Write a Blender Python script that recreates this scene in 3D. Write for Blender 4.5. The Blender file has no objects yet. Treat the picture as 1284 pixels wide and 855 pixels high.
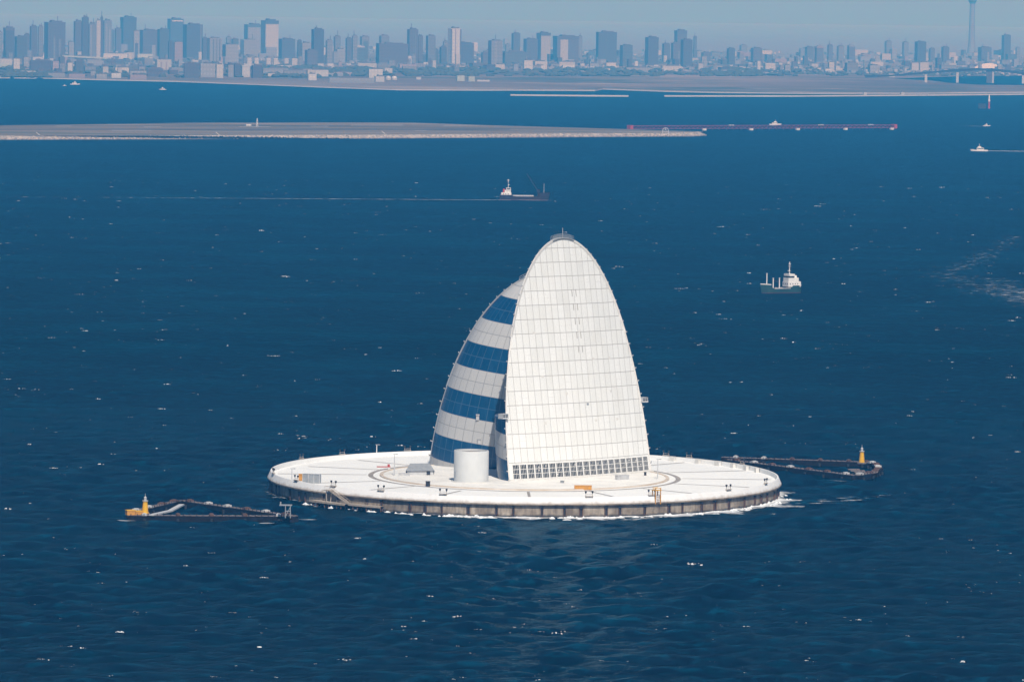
import bpy, math, random
from mathutils import Matrix, Vector
PI = math.pi
rnd = random.Random(7)
scene = bpy.context.scene
col = scene.collection

# ------------------------------------------------------------------ camera
F = 6250.0                       # focal length in photo pixels (photo is 1284 wide)
CAM = Vector((-5.6, -1953.0, 188.0))
PITCH = math.atan(411.5 / F)
ROLL = math.radians(0.75)
RM = Matrix.Rotation(PI / 2 - PITCH, 3, 'X') @ Matrix.Rotation(ROLL, 3, 'Z')
cd = bpy.data.cameras.new('camera')
cam = bpy.data.objects.new('camera', cd)
col.objects.link(cam)
cam.matrix_world = Matrix.Translation(CAM) @ RM.to_4x4()
cd.sensor_width = 36.0
cd.lens = 36.0 * F / 1284.0
cd.clip_start = 1.0
cd.clip_end = 200000.0
scene.camera = cam

def ray(px, py):
    return RM @ Vector(((px - 642) / F, -(py - 427.5) / F, -1.0))
def at(px, py, z=0.0):           # where the sight line of a photo pixel meets height z
    r = ray(px, py); t = (z - CAM.z) / r.z
    return CAM + r * t
def aty(px, py, Y):              # ... meets the distance plane y = Y
    r = ray(px, py); t = (Y - CAM.y) / r.y
    return CAM + r * t

# ------------------------------------------------------------------ helpers
class MB:
    def __init__(s): s.v = []; s.f = []; s.m = []; s.uv = []
    def face(s, pts, m=0, uv=None):
        b = len(s.v); s.v += [tuple(p) for p in pts]
        s.f.append(tuple(range(b, b + len(pts)))); s.m.append(m)
        s.uv.append(uv if uv else [(0, 0)] * len(pts))
    def box(s, c, d, rz=0.0, m=0, top=(1, 1)):
        cx, cy, cz = c; hx, hy, hz = d[0] / 2, d[1] / 2, d[2] / 2
        co, si = math.cos(rz), math.sin(rz)
        P = []
        for z, tx, ty in ((-hz, 1, 1), (hz, top[0], top[1])):
            for x, y in ((-hx, -hy), (hx, -hy), (hx, hy), (-hx, hy)):
                x *= tx; y *= ty
                P.append((cx + x * co - y * si, cy + x * si + y * co, cz + z))
        for q in ((3, 2, 1, 0), (4, 5, 6, 7), (0, 1, 5, 4), (1, 2, 6, 5), (2, 3, 7, 6), (3, 0, 4, 7)):
            s.face([P[i] for i in q], m)
    def bar(s, a, b, w, h=None, m=0):
        a = Vector(a); b = Vector(b); h = h or w
        d = (b - a); L = d.length
        if L < 1e-6: return
        d /= L
        up = Vector((0, 0, 1)) if abs(d.z) < 0.95 else Vector((0, 1, 0))
        x = d.cross(up).normalized() * (w / 2); y = x.cross(d).normalized() * (h / 2)
        A = [a - x - y, a + x - y, a + x + y, a - x + y]; B = [p + (b - a) for p in A]
        s.face([A[0], A[1], A[2], A[3]], m); s.face([B[3], B[2], B[1], B[0]], m)
        for i in range(4):
            j = (i + 1) % 4; s.face([A[j], A[i], B[i], B[j]], m)
    def cyl(s, c, r0, r1, z0, z1, n=16, m=0, cap=True):
        P = [[(c[0] + r * math.cos(2 * PI * i / n), c[1] + r * math.sin(2 * PI * i / n), z) for i in range(n)] for r, z in ((r0, z0), (r1, z1))]
        for i in range(n):
            j = (i + 1) % n; s.face([P[0][i], P[0][j], P[1][j], P[1][i]], m)
        if cap:
            s.face(P[1], m); s.face(P[0][::-1], m)
    def lathe(s, prof, c=(0, 0), n=48, m=0, a0=0.0, a1=2 * PI):
        k = n if a1 - a0 < 2 * PI - 1e-6 else n
        for i in range(k):
            t0 = a0 + (a1 - a0) * i / k; t1 = a0 + (a1 - a0) * (i + 1) / k
            for (r0, z0), (r1, z1) in zip(prof, prof[1:]):
                p = [(c[0] + r * math.cos(t), c[1] + r * math.sin(t), z) for r, z, t in ((r0, z0, t0), (r0, z0, t1), (r1, z1, t1), (r1, z1, t0))]
                s.face(p, m, [(t0 * r0, z0), (t1 * r0, z0), (t1 * r0, z1), (t0 * r0, z1)])
    def prism(s, poly, z0, z1, m=0):
        n = len(poly)
        s.face([(x, y, z1) for x, y in poly], m); s.face([(x, y, z0) for x, y in poly][::-1], m)
        for i in range(n):
            j = (i + 1) % n
            s.face([(poly[i][0], poly[i][1], z0), (poly[j][0], poly[j][1], z0), (poly[j][0], poly[j][1], z1), (poly[i][0], poly[i][1], z1)], m)
    def build(s, name, mats, parent=None, smooth=False, loc=None, merge=False):
        me = bpy.data.meshes.new(name)
        me.from_pydata(s.v, [], s.f)
        mats = mats if isinstance(mats, (list, tuple)) else [mats]
        for m in mats: me.materials.append(m)
        me.polygons.foreach_set('material_index', s.m)
        ul = me.uv_layers.new(name='UVMap')
        ul.data.foreach_set('uv', [c for f in s.uv for p in f for c in p])
        if merge or smooth:
            import bmesh
            bm = bmesh.new(); bm.from_mesh(me)
            bmesh.ops.remove_doubles(bm, verts=bm.verts, dist=1e-4)
            bmesh.ops.recalc_face_normals(bm, faces=bm.faces)
            bm.to_mesh(me); bm.free()
        if smooth:
            me.polygons.foreach_set('use_smooth', [True] * len(me.polygons))
            try: me.set_sharp_from_angle(angle=math.radians(38))
            except Exception: pass
        o = bpy.data.objects.new(name, me); col.objects.link(o)
        if parent is not None: o.parent = parent
        if loc is not None: o.location = loc
        return o

def tag(o, label=None, cat=None, group=None, kind=None):
    if label: o['label'] = label
    if cat: o['category'] = cat
    if group: o['group'] = group
    if kind: o['kind'] = kind
    return o
def empty(name, loc, rz=0.0, label=None, cat=None, group=None):
    o = bpy.data.objects.new(name, None); col.objects.link(o)
    o.location = loc; o.rotation_euler = (0, 0, rz); o.empty_display_size = 0.5
    return tag(o, label, cat, group)
def dup(root, loc, rz=0.0, label=None):
    r = root.copy(); col.objects.link(r); r.location = loc; r.rotation_euler = (0, 0, rz)
    if label: r['label'] = label
    for ch in list(root.children):
        c = ch.copy(); col.objects.link(c); c.parent = r
        for g in list(ch.children):
            d = g.copy(); col.objects.link(d); d.parent = c
    return r

# ------------------------------------------------------------------ materials
class NT:
    def __init__(s, name):
        s.mat = bpy.data.materials.new(name); s.mat.use_nodes = True
        s.t = s.mat.node_tree; s.t.nodes.clear()
        s.out = s.t.nodes.new('ShaderNodeOutputMaterial')
    def n(s, typ, **kw):
        nd = s.t.nodes.new('ShaderNode' + typ)
        for k, v in kw.items():
            if k.startswith('i_'): nd.inputs[k[2:].replace('_', ' ')].default_value = v
            else: setattr(nd, k, v)
        return nd
    def l(s, a, b): s.t.links.new(a, b)
    def math(s, op, a, b=None, c=None, clamp=False):
        nd = s.t.nodes.new('ShaderNodeMath'); nd.operation = op; nd.use_clamp = clamp
        for i, x in enumerate((a, b, c)):
            if x is None: continue
            if isinstance(x, (int, float)): nd.inputs[i].default_value = x
            else: s.l(x, nd.inputs[i])
        return nd.outputs[0]
    def mix(s, fac, a, b, blend='MIX'):
        nd = s.t.nodes.new('ShaderNodeMix'); nd.data_type = 'RGBA'; nd.blend_type = blend
        for i, x in ((0, fac), (6, a), (7, b)):
            if isinstance(x, (int, float)): nd.inputs[i].default_value = x
            elif isinstance(x, (tuple, list)): nd.inputs[i].default_value = (*x[:3], 1)
            else: s.l(x, nd.inputs[i])
        return nd.outputs[2]
    def ramp(s, fac, lo, hi):
        nd = s.t.nodes.new('ShaderNodeMapRange'); nd.clamp = True
        s.l(fac, nd.inputs[0]); nd.inputs[1].default_value = lo; nd.inputs[2].default_value = hi
        return nd.outputs[0]
    def noise(s, vec, scale, detail=4, rough=0.55, sc=(1, 1, 1)):
        mp = s.n('Mapping'); mp.inputs['Scale'].default_value = sc
        s.l(vec, mp.inputs['Vector'])
        nz = s.n('TexNoise'); nz.inputs['Scale'].default_value = scale
        nz.inputs['Detail'].default_value = detail; nz.inputs['Roughness'].default_value = rough
        s.l(mp.outputs[0], nz.inputs['Vector'])
        return nz.outputs['Fac']
    def bsdf(s, color, rough=0.6, spec=0.4, metal=0.0):
        b = s.n('BsdfPrincipled')
        b.inputs['Specular IOR Level'].default_value = spec
        b.inputs['Metallic'].default_value = metal
        if isinstance(color, (tuple, list)): b.inputs['Base Color'].default_value = (*color[:3], 1)
        else: s.l(color, b.inputs['Base Color'])
        if isinstance(rough, (int, float)): b.inputs['Roughness'].default_value = rough
        else: s.l(rough, b.inputs['Roughness'])
        s.l(b.outputs[0], s.out.inputs['Surface'])
        return b

def plain(name, c, rough=0.6, var=0.18, scale=0.4, spec=0.4, metal=0.0, c2=None):
    m = NT(name); P = m.n('NewGeometry').outputs['Position']
    f = m.ramp(m.noise(P, scale, 4, 0.6), 0.3, 0.7)
    lo = c2 if c2 else tuple(x * (1 - var) for x in c)
    hi = c if c2 else tuple(min(1, x * (1 + var * 0.5)) for x in c)
    m.bsdf(m.mix(f, lo, hi), rough, spec, metal)
    return m.mat

M = {}
M['white'] = plain('white_paint', (0.78, 0.78, 0.76), 0.5, 0.06, 0.3)
M['offwhite'] = plain('weathered_white', (0.68, 0.67, 0.64), 0.6, 0.14, 0.5)
M['grey'] = plain('grey_steel', (0.30, 0.32, 0.34), 0.55, 0.2, 0.7)
M['lightgrey'] = plain('light_grey_steel', (0.5, 0.51, 0.52), 0.55, 0.15, 0.7)
M['dark'] = plain('dark_steel', (0.03, 0.03, 0.034), 0.6, 0.3, 0.8)
M['rust'] = plain('rusty_steel', (0.16, 0.085, 0.055), 0.8, 0.4, 0.9, c2=(0.06, 0.035, 0.028))
M['timber'] = plain('dark_timber', (0.022, 0.015, 0.014), 0.9, 0.4, 0.8, c2=(0.006, 0.005, 0.005), spec=0.1)
M['timbertop'] = plain('weathered_deck', (0.27, 0.235, 0.225), 0.85, 0.3, 1.6, c2=(0.06, 0.04, 0.038))
M['yellow'] = plain('yellow_paint', (0.78, 0.43, 0.008), 0.5, 0.1, 0.6)
M['orange'] = plain('orange_paint', (0.62, 0.30, 0.05), 0.6, 0.2, 0.8)
M['red'] = plain('red_paint', (0.42, 0.05, 0.035), 0.6, 0.2, 0.5)
M['beige'] = plain('beige_steel', (0.44, 0.38, 0.31), 0.7, 0.3, 0.8)
M['pierred'] = plain('pier_red', (0.22, 0.03, 0.05), 0.7, 0.2, 0.1)
M['hullblack'] = plain('dark_navy_hull', (0.036, 0.022, 0.016), 0.7, 0.3, 0.3, spec=0.1)
M['hullred'] = plain('boot_topping', (0.09, 0.035, 0.04), 0.6, 0.3, 0.3)
M['hullgreen'] = plain('green_hull', (0.018, 0.058, 0.050), 0.6, 0.3, 0.3)
M['glass'] = plain('dark_glass', (0.015, 0.02, 0.03), 0.15, 0.3, 0.3, spec=0.6)
M['louvre'] = plain('dark_louvre', (0.008, 0.009, 0.010), 0.6, 0.4, 0.8, spec=0.15)

# sail cladding: uv = metres along and up the panels
def cladding(name, bands):
    m = NT(name); P = m.n('NewGeometry').outputs['Position']
    sep = m.n('SeparateXYZ'); m.l(m.n('UVMap', uv_map='UVMap').outputs[0], sep.inputs[0])
    u, v = sep.outputs[0], sep.outputs[1]
    pw, ph = (3.3, 4.875) if bands else (3.09, 5.5)
    voff = 0.0 if bands else -7.2
    un = m.math('DIVIDE', u, pw); vn = m.math('DIVIDE', m.math('ADD', v, voff), ph)
    fu = m.math('FRACT', un); fv = m.math('FRACT', vn)
    du = m.math('MULTIPLY', m.math('MINIMUM', fu, m.math('SUBTRACT', 1.0, fu)), pw)
    dv = m.math('MULTIPLY', m.math('MINIMUM', fv, m.math('SUBTRACT', 1.0, fv)), ph)
    lv = m.math('LESS_THAN', dv, 0.14); lu = m.math('LESS_THAN', du, 0.10)
    cid = m.n('CombineXYZ'); m.l(m.math('FLOOR', un), cid.inputs[0]); m.l(m.math('FLOOR', vn), cid.inputs[1])
    wn = m.n('TexWhiteNoise', noise_dimensions='3D'); m.l(cid.outputs[0], wn.inputs['Vector'])
    r = wn.outputs['Value']
    # slightly offset half joints in some panels
    half = m.math('LESS_THAN', m.math('ABSOLUTE', m.math('SUBTRACT', fv, 0.5)), 0.012)
    half = m.math('MULTIPLY', half, m.math('GREATER_THAN', r, 0.86))
    stain = m.ramp(m.noise(P, 0.35, 5, 0.65, (1, 1, 0.12)), 0.5, 0.85)
    w = m.mix(r, (0.725, 0.735, 0.715), (0.795, 0.805, 0.79))
    w = m.mix(m.math('MULTIPLY', stain, 0.28), w, (0.55, 0.52, 0.46))
    jw = (0.30, 0.29, 0.28)
    if bands:
        blue = m.math('LESS_THAN', m.math('FRACT', m.math('DIVIDE', v, 19.5)), 0.5)
        blue = m.math('MULTIPLY', blue, m.math('GREATER_THAN', v, 0.0))
        w = m.mix(m.math('MULTIPLY', r, 0.5), (0.46, 0.465, 0.465), (0.41, 0.415, 0.42))
        b = m.mix(r, (0.002, 0.044, 0.115), (0.004, 0.056, 0.14))
        b = m.mix(m.math('MULTIPLY', stain, 0.25), b, (0.06, 0.14, 0.28))
        c = m.mix(blue, w, b)
        j = m.mix(blue, (0.24, 0.24, 0.25), (0.05, 0.11, 0.19))
        low = m.math('LESS_THAN', v, 0.0)
        c = m.mix(m.math('MULTIPLY', low, m.math('MULTIPLY_ADD', stain, 0.4, 0.25)), c, (0.22, 0.21, 0.20))
        rough = m.math('MULTIPLY_ADD', blue, -0.18, 0.45)
        c = m.mix(m.math('MULTIPLY', m.math('MAXIMUM', lv, lu), 0.85), c, j)
    else:
        c = w; rough = 0.5
        lv2 = m.math('MULTIPLY', lv, 0.72); lu2 = m.math('MULTIPLY', lu, 0.7)
        band = m.math('GREATER_THAN', v, 6.9)
        lu2 = m.math('MULTIPLY', lu2, band); lv2 = m.math('MULTIPLY', lv2, band)
        c = m.mix(lv2, c, jw); c = m.mix(lu2, c, jw)
        c = m.mix(m.math('MULTIPLY', m.math('MULTIPLY', half, band), 0.3), c, jw)
        edge = m.ramp(m.noise(P, 0.8, 4, 0.7, (1, 1, 0.05)), 0.55, 0.8)
        near = m.math('MULTIPLY', edge, m.math('LESS_THAN', m.math('SUBTRACT', ph, m.math('MULTIPLY', fv, ph)), 1.2))
        c = m.mix(m.math('MULTIPLY', near, 0.12), c, (0.35, 0.30, 0.25))
    m.bsdf(c, rough, 0.4)
    return m.mat
M['sail'] = cladding('white_panel_cladding', False)
M['bands'] = cladding('blue_white_band_cladding', True)

def mat_deck():
    m = NT('white_deck'); P = m.n('NewGeometry').outputs['Position']
    a = m.ramp(m.noise(P, 0.05, 6, 0.6), 0.45, 0.75)
    b = m.ramp(m.noise(P, 0.5, 5, 0.65), 0.5, 0.8)
    c = m.mix(m.math('MULTIPLY', a, 0.5), (0.815, 0.83, 0.82), (0.71, 0.71, 0.68))
    c = m.mix(m.math('MULTIPLY', b, 0.22), c, (0.6, 0.56, 0.5))
    m.bsdf(c, 0.7, 0.3); return m.mat
M['deck'] = mat_deck()
def mat_concrete():
    m = NT('sea_stained_concrete'); P = m.n('NewGeometry').outputs['Position']
    sep = m.n('SeparateXYZ'); m.l(P, sep.inputs[0])
    a = m.ramp(m.noise(P, 0.25, 6, 0.65), 0.3, 0.7)
    st = m.ramp(m.noise(P, 0.6, 5, 0.7, (1, 1, 0.15)), 0.45, 0.75)
    bl = m.ramp(m.noise(P, 0.09, 5, 0.7), 0.42, 0.62)
    c = m.mix(a, (0.27, 0.22, 0.165), (0.50, 0.44, 0.36))
    c = m.mix(m.math('MULTIPLY', st, 0.9), c, (0.09, 0.065, 0.048))
    c = m.mix(m.math('MULTIPLY', bl, 0.72), c, (0.13, 0.10, 0.075))
    h = m.math('ADD', sep.outputs[2], m.math('MULTIPLY', m.noise(P, 0.3, 4, 0.6), 1.6))
    c = m.mix(m.math('SUBTRACT', 1.0, m.ramp(h, 1.2, 2.1)), c, (0.02, 0.018, 0.016))
    m.bsdf(c, 0.85, 0.25); return m.mat
M['concrete'] = mat_concrete()
def mat_parapet():
    m = NT('parapet_paint'); P = m.n('NewGeometry').outputs['Position']
    st = m.ramp(m.noise(P, 0.5, 5, 0.7, (1, 1, 0.2)), 0.52, 0.8)
    sep = m.n('SeparateXYZ'); m.l(P, sep.inputs[0])
    low = m.math('SUBTRACT', 1.0, m.ramp(m.math('ADD', sep.outputs[2], m.math('MULTIPLY', m.noise(P, 0.35, 5, 0.7, (1, 1, .3)), 2.4)), 6.3, 7.3))
    c = m.mix(m.math('MULTIPLY', st, 0.4), (0.79, 0.80, 0.80), (0.50, 0.46, 0.41))
    c = m.mix(m.math('MULTIPLY', low, 0.75), c, (0.34, 0.28, 0.22))
    m.bsdf(c, 0.7, 0.3); return m.mat
M['parapet'] = mat_parapet()
M['gutter'] = plain('drain_channel', (0.36, 0.33, 0.30), 0.8, 0.3, 0.3, c2=(0.22, 0.20, 0.185))
M['kerb'] = plain('rust_stained_kerb', (0.62, 0.56, 0.49), 0.75, 0.3, 0.15, c2=(0.46, 0.36, 0.26))
M['plinth'] = plain('plinth_paving', (0.775, 0.77, 0.735), 0.75, 0.15, 0.12)

# ------------------------------------------------------------------ water
def mat_water():
    m = NT('sea_water'); P = m.n('NewGeometry').outputs['Position']
    h1 = m.noise(P, 0.030, 3, 0.5, (0.55, 1.0, 1))
    h2 = m.noise(P, 0.11, 5, 0.62, (0.6, 1.0, 1))
    h3 = m.noise(P, 0.55, 4, 0.6, (0.6, 1.0, 1))
    vd = m.n('VectorMath', operation='DISTANCE'); m.l(P, vd.inputs[0]); vd.inputs[1].default_value = (-5.6, -1953, 0)
    far = m.ramp(vd.outputs['Value'], 2000, 2800)          # beyond the modelled waves
    big = m.math('MULTIPLY', far, m.math('MULTIPLY_ADD', h1, 7.0, m.math('MULTIPLY', h2, 5.5)))
    hh = m.math('ADD', big, m.math('MULTIPLY', h3, 0.55))
    bp = m.n('Bump'); bp.inputs['Strength'].default_value = 1.0; bp.inputs['Distance'].default_value = 1.0
    m.l(hh, bp.inputs['Height'])
    patch = m.ramp(m.noise(P, 0.0022, 5, 0.6, (0.35, 1, 1)), 0.3, 0.7)
    streak = m.ramp(m.math('MULTIPLY_ADD', m.noise(P, 0.09, 6, 0.66, (0.5, 0.9, 0)), 0.7, m.math('MULTIPLY', h2, 0.3)), 0.49, 0.62)
    c = m.mix(patch, WATER_A, WATER_B)
    sep = m.n('SeparateXYZ'); m.l(P, sep.inputs[0])
    crest = m.ramp(sep.outputs[2], -0.35, 0.95)              # crests coloured lighter than troughs, painting light through thin water
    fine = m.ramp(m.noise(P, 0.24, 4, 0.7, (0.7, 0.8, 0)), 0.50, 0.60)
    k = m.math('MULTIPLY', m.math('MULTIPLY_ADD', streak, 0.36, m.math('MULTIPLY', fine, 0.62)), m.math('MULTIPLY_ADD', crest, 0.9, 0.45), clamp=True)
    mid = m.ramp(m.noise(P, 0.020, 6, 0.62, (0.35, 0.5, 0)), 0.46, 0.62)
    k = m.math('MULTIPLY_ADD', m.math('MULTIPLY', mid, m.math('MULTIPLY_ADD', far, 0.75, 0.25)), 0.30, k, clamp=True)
    c = m.mix(k, c, WATER_C)  # light and dark of the waves worked into the water colour
    d = m.n('BsdfDiffuse'); m.l(c, d.inputs[0]); m.l(bp.outputs[0], d.inputs['Normal'])
    g = m.n('BsdfGlossy'); m.l(m.math('MULTIPLY_ADD', m.ramp(vd.outputs['Value'], 1500, 3000), 0.36, 0.07), g.inputs['Roughness']); g.inputs[0].default_value = (0.36, 0.56, 0.70, 1); m.l(bp.outputs[0], g.inputs['Normal'])
    mx = m.n('MixShader'); m.l(m.math('MULTIPLY_ADD', far, -0.72 * WATER_G, WATER_G), mx.inputs[0])
    m.l(d.outputs[0], mx.inputs[1]); m.l(g.outputs[0], mx.inputs[2]); m.l(mx.outputs[0], m.out.inputs['Surface'])
    return m.mat
WATER_A, WATER_B, WATER_C = (0.0, 0.0004, 0.001), (0.0, 0.0015, 0.003), (0.0, 0.040, 0.072)
WATER_G = 0.20
M['water'] = mat_water()
def mat_foam(f1, f2):
    m = NT('sea_foam'); P = m.n('NewGeometry').outputs['Position']
    sep = m.n('SeparateXYZ'); m.l(m.n('UVMap', uv_map='UVMap').outputs[0], sep.inputs[0])
    n1 = m.noise(P, f1, 6, 0.68, (0.6, 0.8, 1)); n2 = m.noise(P, f2, 3, 0.5)
    nn = m.math('MULTIPLY_ADD', n1, 0.75, m.math('MULTIPLY', n2, 0.25))
    a = m.math('ADD', m.ramp(nn, 0.28, 0.72), m.math('SUBTRACT', sep.outputs[0], 1.0))
    a = m.ramp(a, 0.0, 0.5)
    d = m.n('BsdfDiffuse'); d.inputs[0].default_value = (0.72, 0.75, 0.77, 1)
    t = m.n('BsdfTransparent'); mx = m.n('MixShader')
    m.l(a, mx.inputs[0]); m.l(t.outputs[0], mx.inputs[1]); m.l(d.outputs[0], mx.inputs[2])
    m.l(mx.outputs[0], m.out.inputs['Surface'])
    return m.mat
M['foam'] = mat_foam(0.22, 0.05)
M['cap_soft'] = mat_foam(1.1, 0.35)
M['cap'] = plain('whitecap_foam', (0.80, 0.83, 0.85), 0.8, 0.3, 1.5)

import numpy as np
def build_water():
    """one sheet to the horizon; real wave relief where the camera can see single waves"""
    r = np.random.default_rng(5)
    nc, nr = 330, 900; d0, d1 = 1040.0, 2800.0
    u = np.linspace(-1, 1, nc + 1); d = d0 * (d1 / d0) ** np.linspace(0, 1, nr + 1)
    U, Dd = np.meshgrid(u, d); X = CAM.x + U * 0.15 * Dd; Y = CAM.y + Dd
    Hh = np.zeros_like(X)
    n = 90
    lam = 4.0 * (30 / 4.0) ** r.random(n); th = PI / 2 + r.normal(0, 0.62, n) + 0.1; ph = r.random(n) * 2 * PI
    for l, t, p in zip(lam, th, ph):
        k = 2 * PI / l
        loc = np.clip((l / (Dd * 0.0013) - 1.6) / 1.5, 0, 1)      # drop waves finer than the mesh
        Hh += loc * 0.037 * l / (2 * PI) * np.sin(k * (X * math.cos(t) + Y * math.sin(t)) + p)
    gust = 0.75 + 0.35 * np.sin(X / 61 + 1.3 * np.sin(Y / 170)) * np.sin(Y / 140 + 0.7 * np.sin(X / 90))
    Hh *= gust
    Hh = Hh + 0.2 * np.maximum(Hh, 0) ** 2
    Hh *= np.clip((np.hypot(X, Y) - 98) / 30, 0.12, 1)
    Hh *= np.clip((1 - np.abs(U)) / 0.06, 0, 1) * np.clip((Dd - d0) / 60, 0, 1) * np.clip((d1 - Dd) / 800, 0, 1)
    V = np.stack([X, Y, Hh], -1).reshape(-1, 3)
    idx = np.arange((nr + 1) * (nc + 1)).reshape(nr + 1, nc + 1)
    Q = np.stack([idx[:-1, :-1], idx[:-1, 1:], idx[1:, 1:], idx[1:, :-1]], -1).reshape(-1, 4)
    # coarse rings of flat sea round the relief: bands of y, split at the two slanted sides
    ex, eq = [], []
    def quad(*p):
        b = len(V) + len(ex); ex.extend([(x, y, 0.0) for x, y in p]); eq.append([b, b + 1, b + 2, b + 3])
    XS = [29900, 22000, 15000, 9000, 5000, 3000, 2000, 1200, 700]
    def rowx(y): return [-x for x in XS] + [0] + XS[::-1]
    yl = CAM.y + d0; yh = CAM.y + d1
    ys = [-5900, -4500, -3400, -2700, -2200, -1700, -1300, yl]
    for a, b in zip(ys, ys[1:]):
        xs = rowx(0)
        for x0, x1 in zip(xs, xs[1:]): quad((x0, a), (x1, a), (x1, b), (x0, b))
    ys = [yh, 1100, 1400, 1800, 2300, 2900, 3600, 4400, 5400, 6600, 8000, 9500, 11500, 14000, 18000, 25000, 35000, 50000, 80000, 115500]
    for a, b in zip(ys, ys[1:]):
        xs = rowx(0)
        for x0, x1 in zip(xs, xs[1:]): quad((x0, a), (x1, a), (x1, b), (x0, b))
    steps = [d0 + (d1 - d0) * i / 12 for i in range(13)]
    for a, b in zip(steps, steps[1:]):
        for s in (-1, 1):
            ia, ib = CAM.x + s * 0.15 * a, CAM.x + s * 0.15 * b
            oa = [s * x for x in (700, 1200, 2000, 3000, 5000, 9000, 15000, 22000, 29900)]
            pa, pb = [ia] + oa, [ib] + oa
            for x0, x1, w0, w1 in zip(pa, pa[1:], pb, pb[1:]):
                q = [(x0, CAM.y + a), (x1, CAM.y + a), (w1, CAM.y + b), (w0, CAM.y + b)]
                quad(*(q if s > 0 else q[::-1]))
    V = np.concatenate([V, np.array(ex)]); Q = np.concatenate([Q, np.array(eq)])
    me = bpy.data.meshes.new('water')
    me.vertices.add(len(V)); me.vertices.foreach_set('co', V.astype(np.float32).ravel())
    me.loops.add(Q.size); me.loops.foreach_set('vertex_index', Q.astype(np.int32).ravel())
    me.polygons.add(len(Q)); me.polygons.foreach_set('loop_start', np.arange(0, Q.size, 4, dtype=np.int32))
    me.update(calc_edges=True); me.validate()
    me.polygons.foreach_set('use_smooth', np.ones(len(me.polygons), dtype=bool))
    me.materials.append(M['water'])
    o = bpy.data.objects.new('water', me); col.objects.link(o)
    tag(o, 'deep blue wind-ruffled sea surface', kind='structure')
build_water()

# breaking crests: small ragged foam ridges with height of their own
def build_caps():
    b = MB()
    def cap(x, y, L, h, w, a):
        n = max(3, int(L / 0.35)); co, si = math.cos(a), math.sin(a)
        rows = []
        wig = rnd.uniform(-0.8, 0.8); f = rnd.uniform(3, 7); st = rnd.uniform(0.42, 0.85) if L < 2.2 else rnd.uniform(.7, 1.1)
        for i in range(n + 1):
            t = i / n; e = math.sin(PI * t) ** 0.6 * rnd.uniform(0.1, 1.0) ** 1.3
            px = (t - 0.5) * L; py = wig * math.sin(t * f) + rnd.uniform(-.5, .5) * w
            row = []
            for q, z in ((-w * 0.5 * e, 0.02), (-w * 0.1, 0.03 + h * e), (w * 0.9 * e, 0.02)):
                xx, yy = px, py + q
                row.append((x + xx * co - yy * si, y + xx * si + yy * co, z + 0.12))
            rows.append(row)
        for r0, r1 in zip(rows, rows[1:]):
            if rnd.random() < 0.34: continue
            for k in (0, 1): b.face([r0[k], r1[k], r1[k + 1], r0[k + 1]], 0, [(st, 0)] * 4)
    cnt = 0
    while cnt < 3300:
        d = 1050 * (5600 / 1050) ** (rnd.random() ** 0.85)
        x = rnd.uniform(-0.17, 0.17) * d + CAM.x; y = CAM.y + d
        if math.hypot(x, y) < 108: continue
        if abs(x + 120) < 45 and -130 < y < -45: continue
        if 80 < x < 155 and 70 < y < 165: continue
        big = rnd.random() ** 9
        near = d < 1900
        L = (0.6 + 1.9 * rnd.random() ** 2 + 3.6 * big) * (1 + 0.22 * (d / 2000 - 1) if not near else 1)
        h = (0.08 + 0.22 * rnd.random() ** 2 + 0.5 * big) * (1 if near else 1.0)
        k = 1 if rnd.random() < 0.72 else rnd.randint(2, 5)
        for q in range(k):
            cap(x + rnd.uniform(-4, 4) * (q > 0), y + rnd.uniform(-9, 9) * (q > 0), L * (0.5 if q else 1), h * (0.7 if q else 1), 0.5 + L * 0.28, rnd.uniform(-.35, .35))
        cnt += 1
    tag(b.build('whitecaps', M['cap_soft']), 'scattered white breaking crests across the blue sea', kind='stuff')
build_caps()

def sheet(name, pts, label, n_across=4):
    """pts: list of (x, y, halfwidth, strength) along a wake; strength fades to the edges through uv.x"""
    b = MB()
    prev = None
    for i, (x, y, w, s) in enumerate(pts):
        j = min(i + 1, len(pts) - 1); k = max(i - 1, 0)
        d = Vector((pts[j][0] - pts[k][0], pts[j][1] - pts[k][1])).normalized(); nx, ny = -d.y, d.x
        row = [((x + nx * w * q, y + ny * w * q, 0.4), (s * (1 - abs(q) ** 1.5), 0)) for q in [2 * t / n_across - 1 for t in range(n_across + 1)]]
        if prev:
            for a in range(n_across):
                b.face([prev[a][0], prev[a + 1][0], row[a + 1][0], row[a][0]], 0, [prev[a][1], prev[a + 1][1], row[a + 1][1], row[a][1]])
        prev = row
    o = b.build(name, M['foam'])
    return tag(o, label, kind='stuff')

# ------------------------------------------------------------------ artificial island
isl = empty('artificial_island', (0, 0, 0), 0, 'round white concrete island rising from the blue sea', 'island')
b = MB(); b.lathe([(99.6, -3), (99.9, 0.0), (99.9, 4.7), (101.0, 4.75), (101.0, 5.2), (99.6, 5.2)], n=160)
b.build('sea_wall', M['concrete'], isl, smooth=True)
b = MB(); b.lathe([(100.9, 5.2), (99.85, 7.6), (99.75, 7.75), (99.3, 7.75), (99.2, 6.0)], n=160)
b.build('parapet', M['parapet'], isl, smooth=True)
b = MB(); b.lathe([(99.35, 6.0), (0, 6.12)], n=96)
b.build('deck', M['deck'], isl, smooth=True)
b = MB(); b.lathe([(61.5, 6.06), (61.4, 6.10), (59.6, 6.10), (59.5, 6.06)], n=128)
b.build('ring_channel', M['gutter'], isl)
b = MB(); b.lathe([(57.0, 6.05), (56.9, 6.5), (55.7, 6.5), (55.6, 6.3)], n=128)
b.build('ring_kerb', M['kerb'], isl)
b = MB(); b.lathe([(55.6, 6.3), (0, 6.34)], n=96)
b.build('plinth', M['plinth'], isl)
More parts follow.
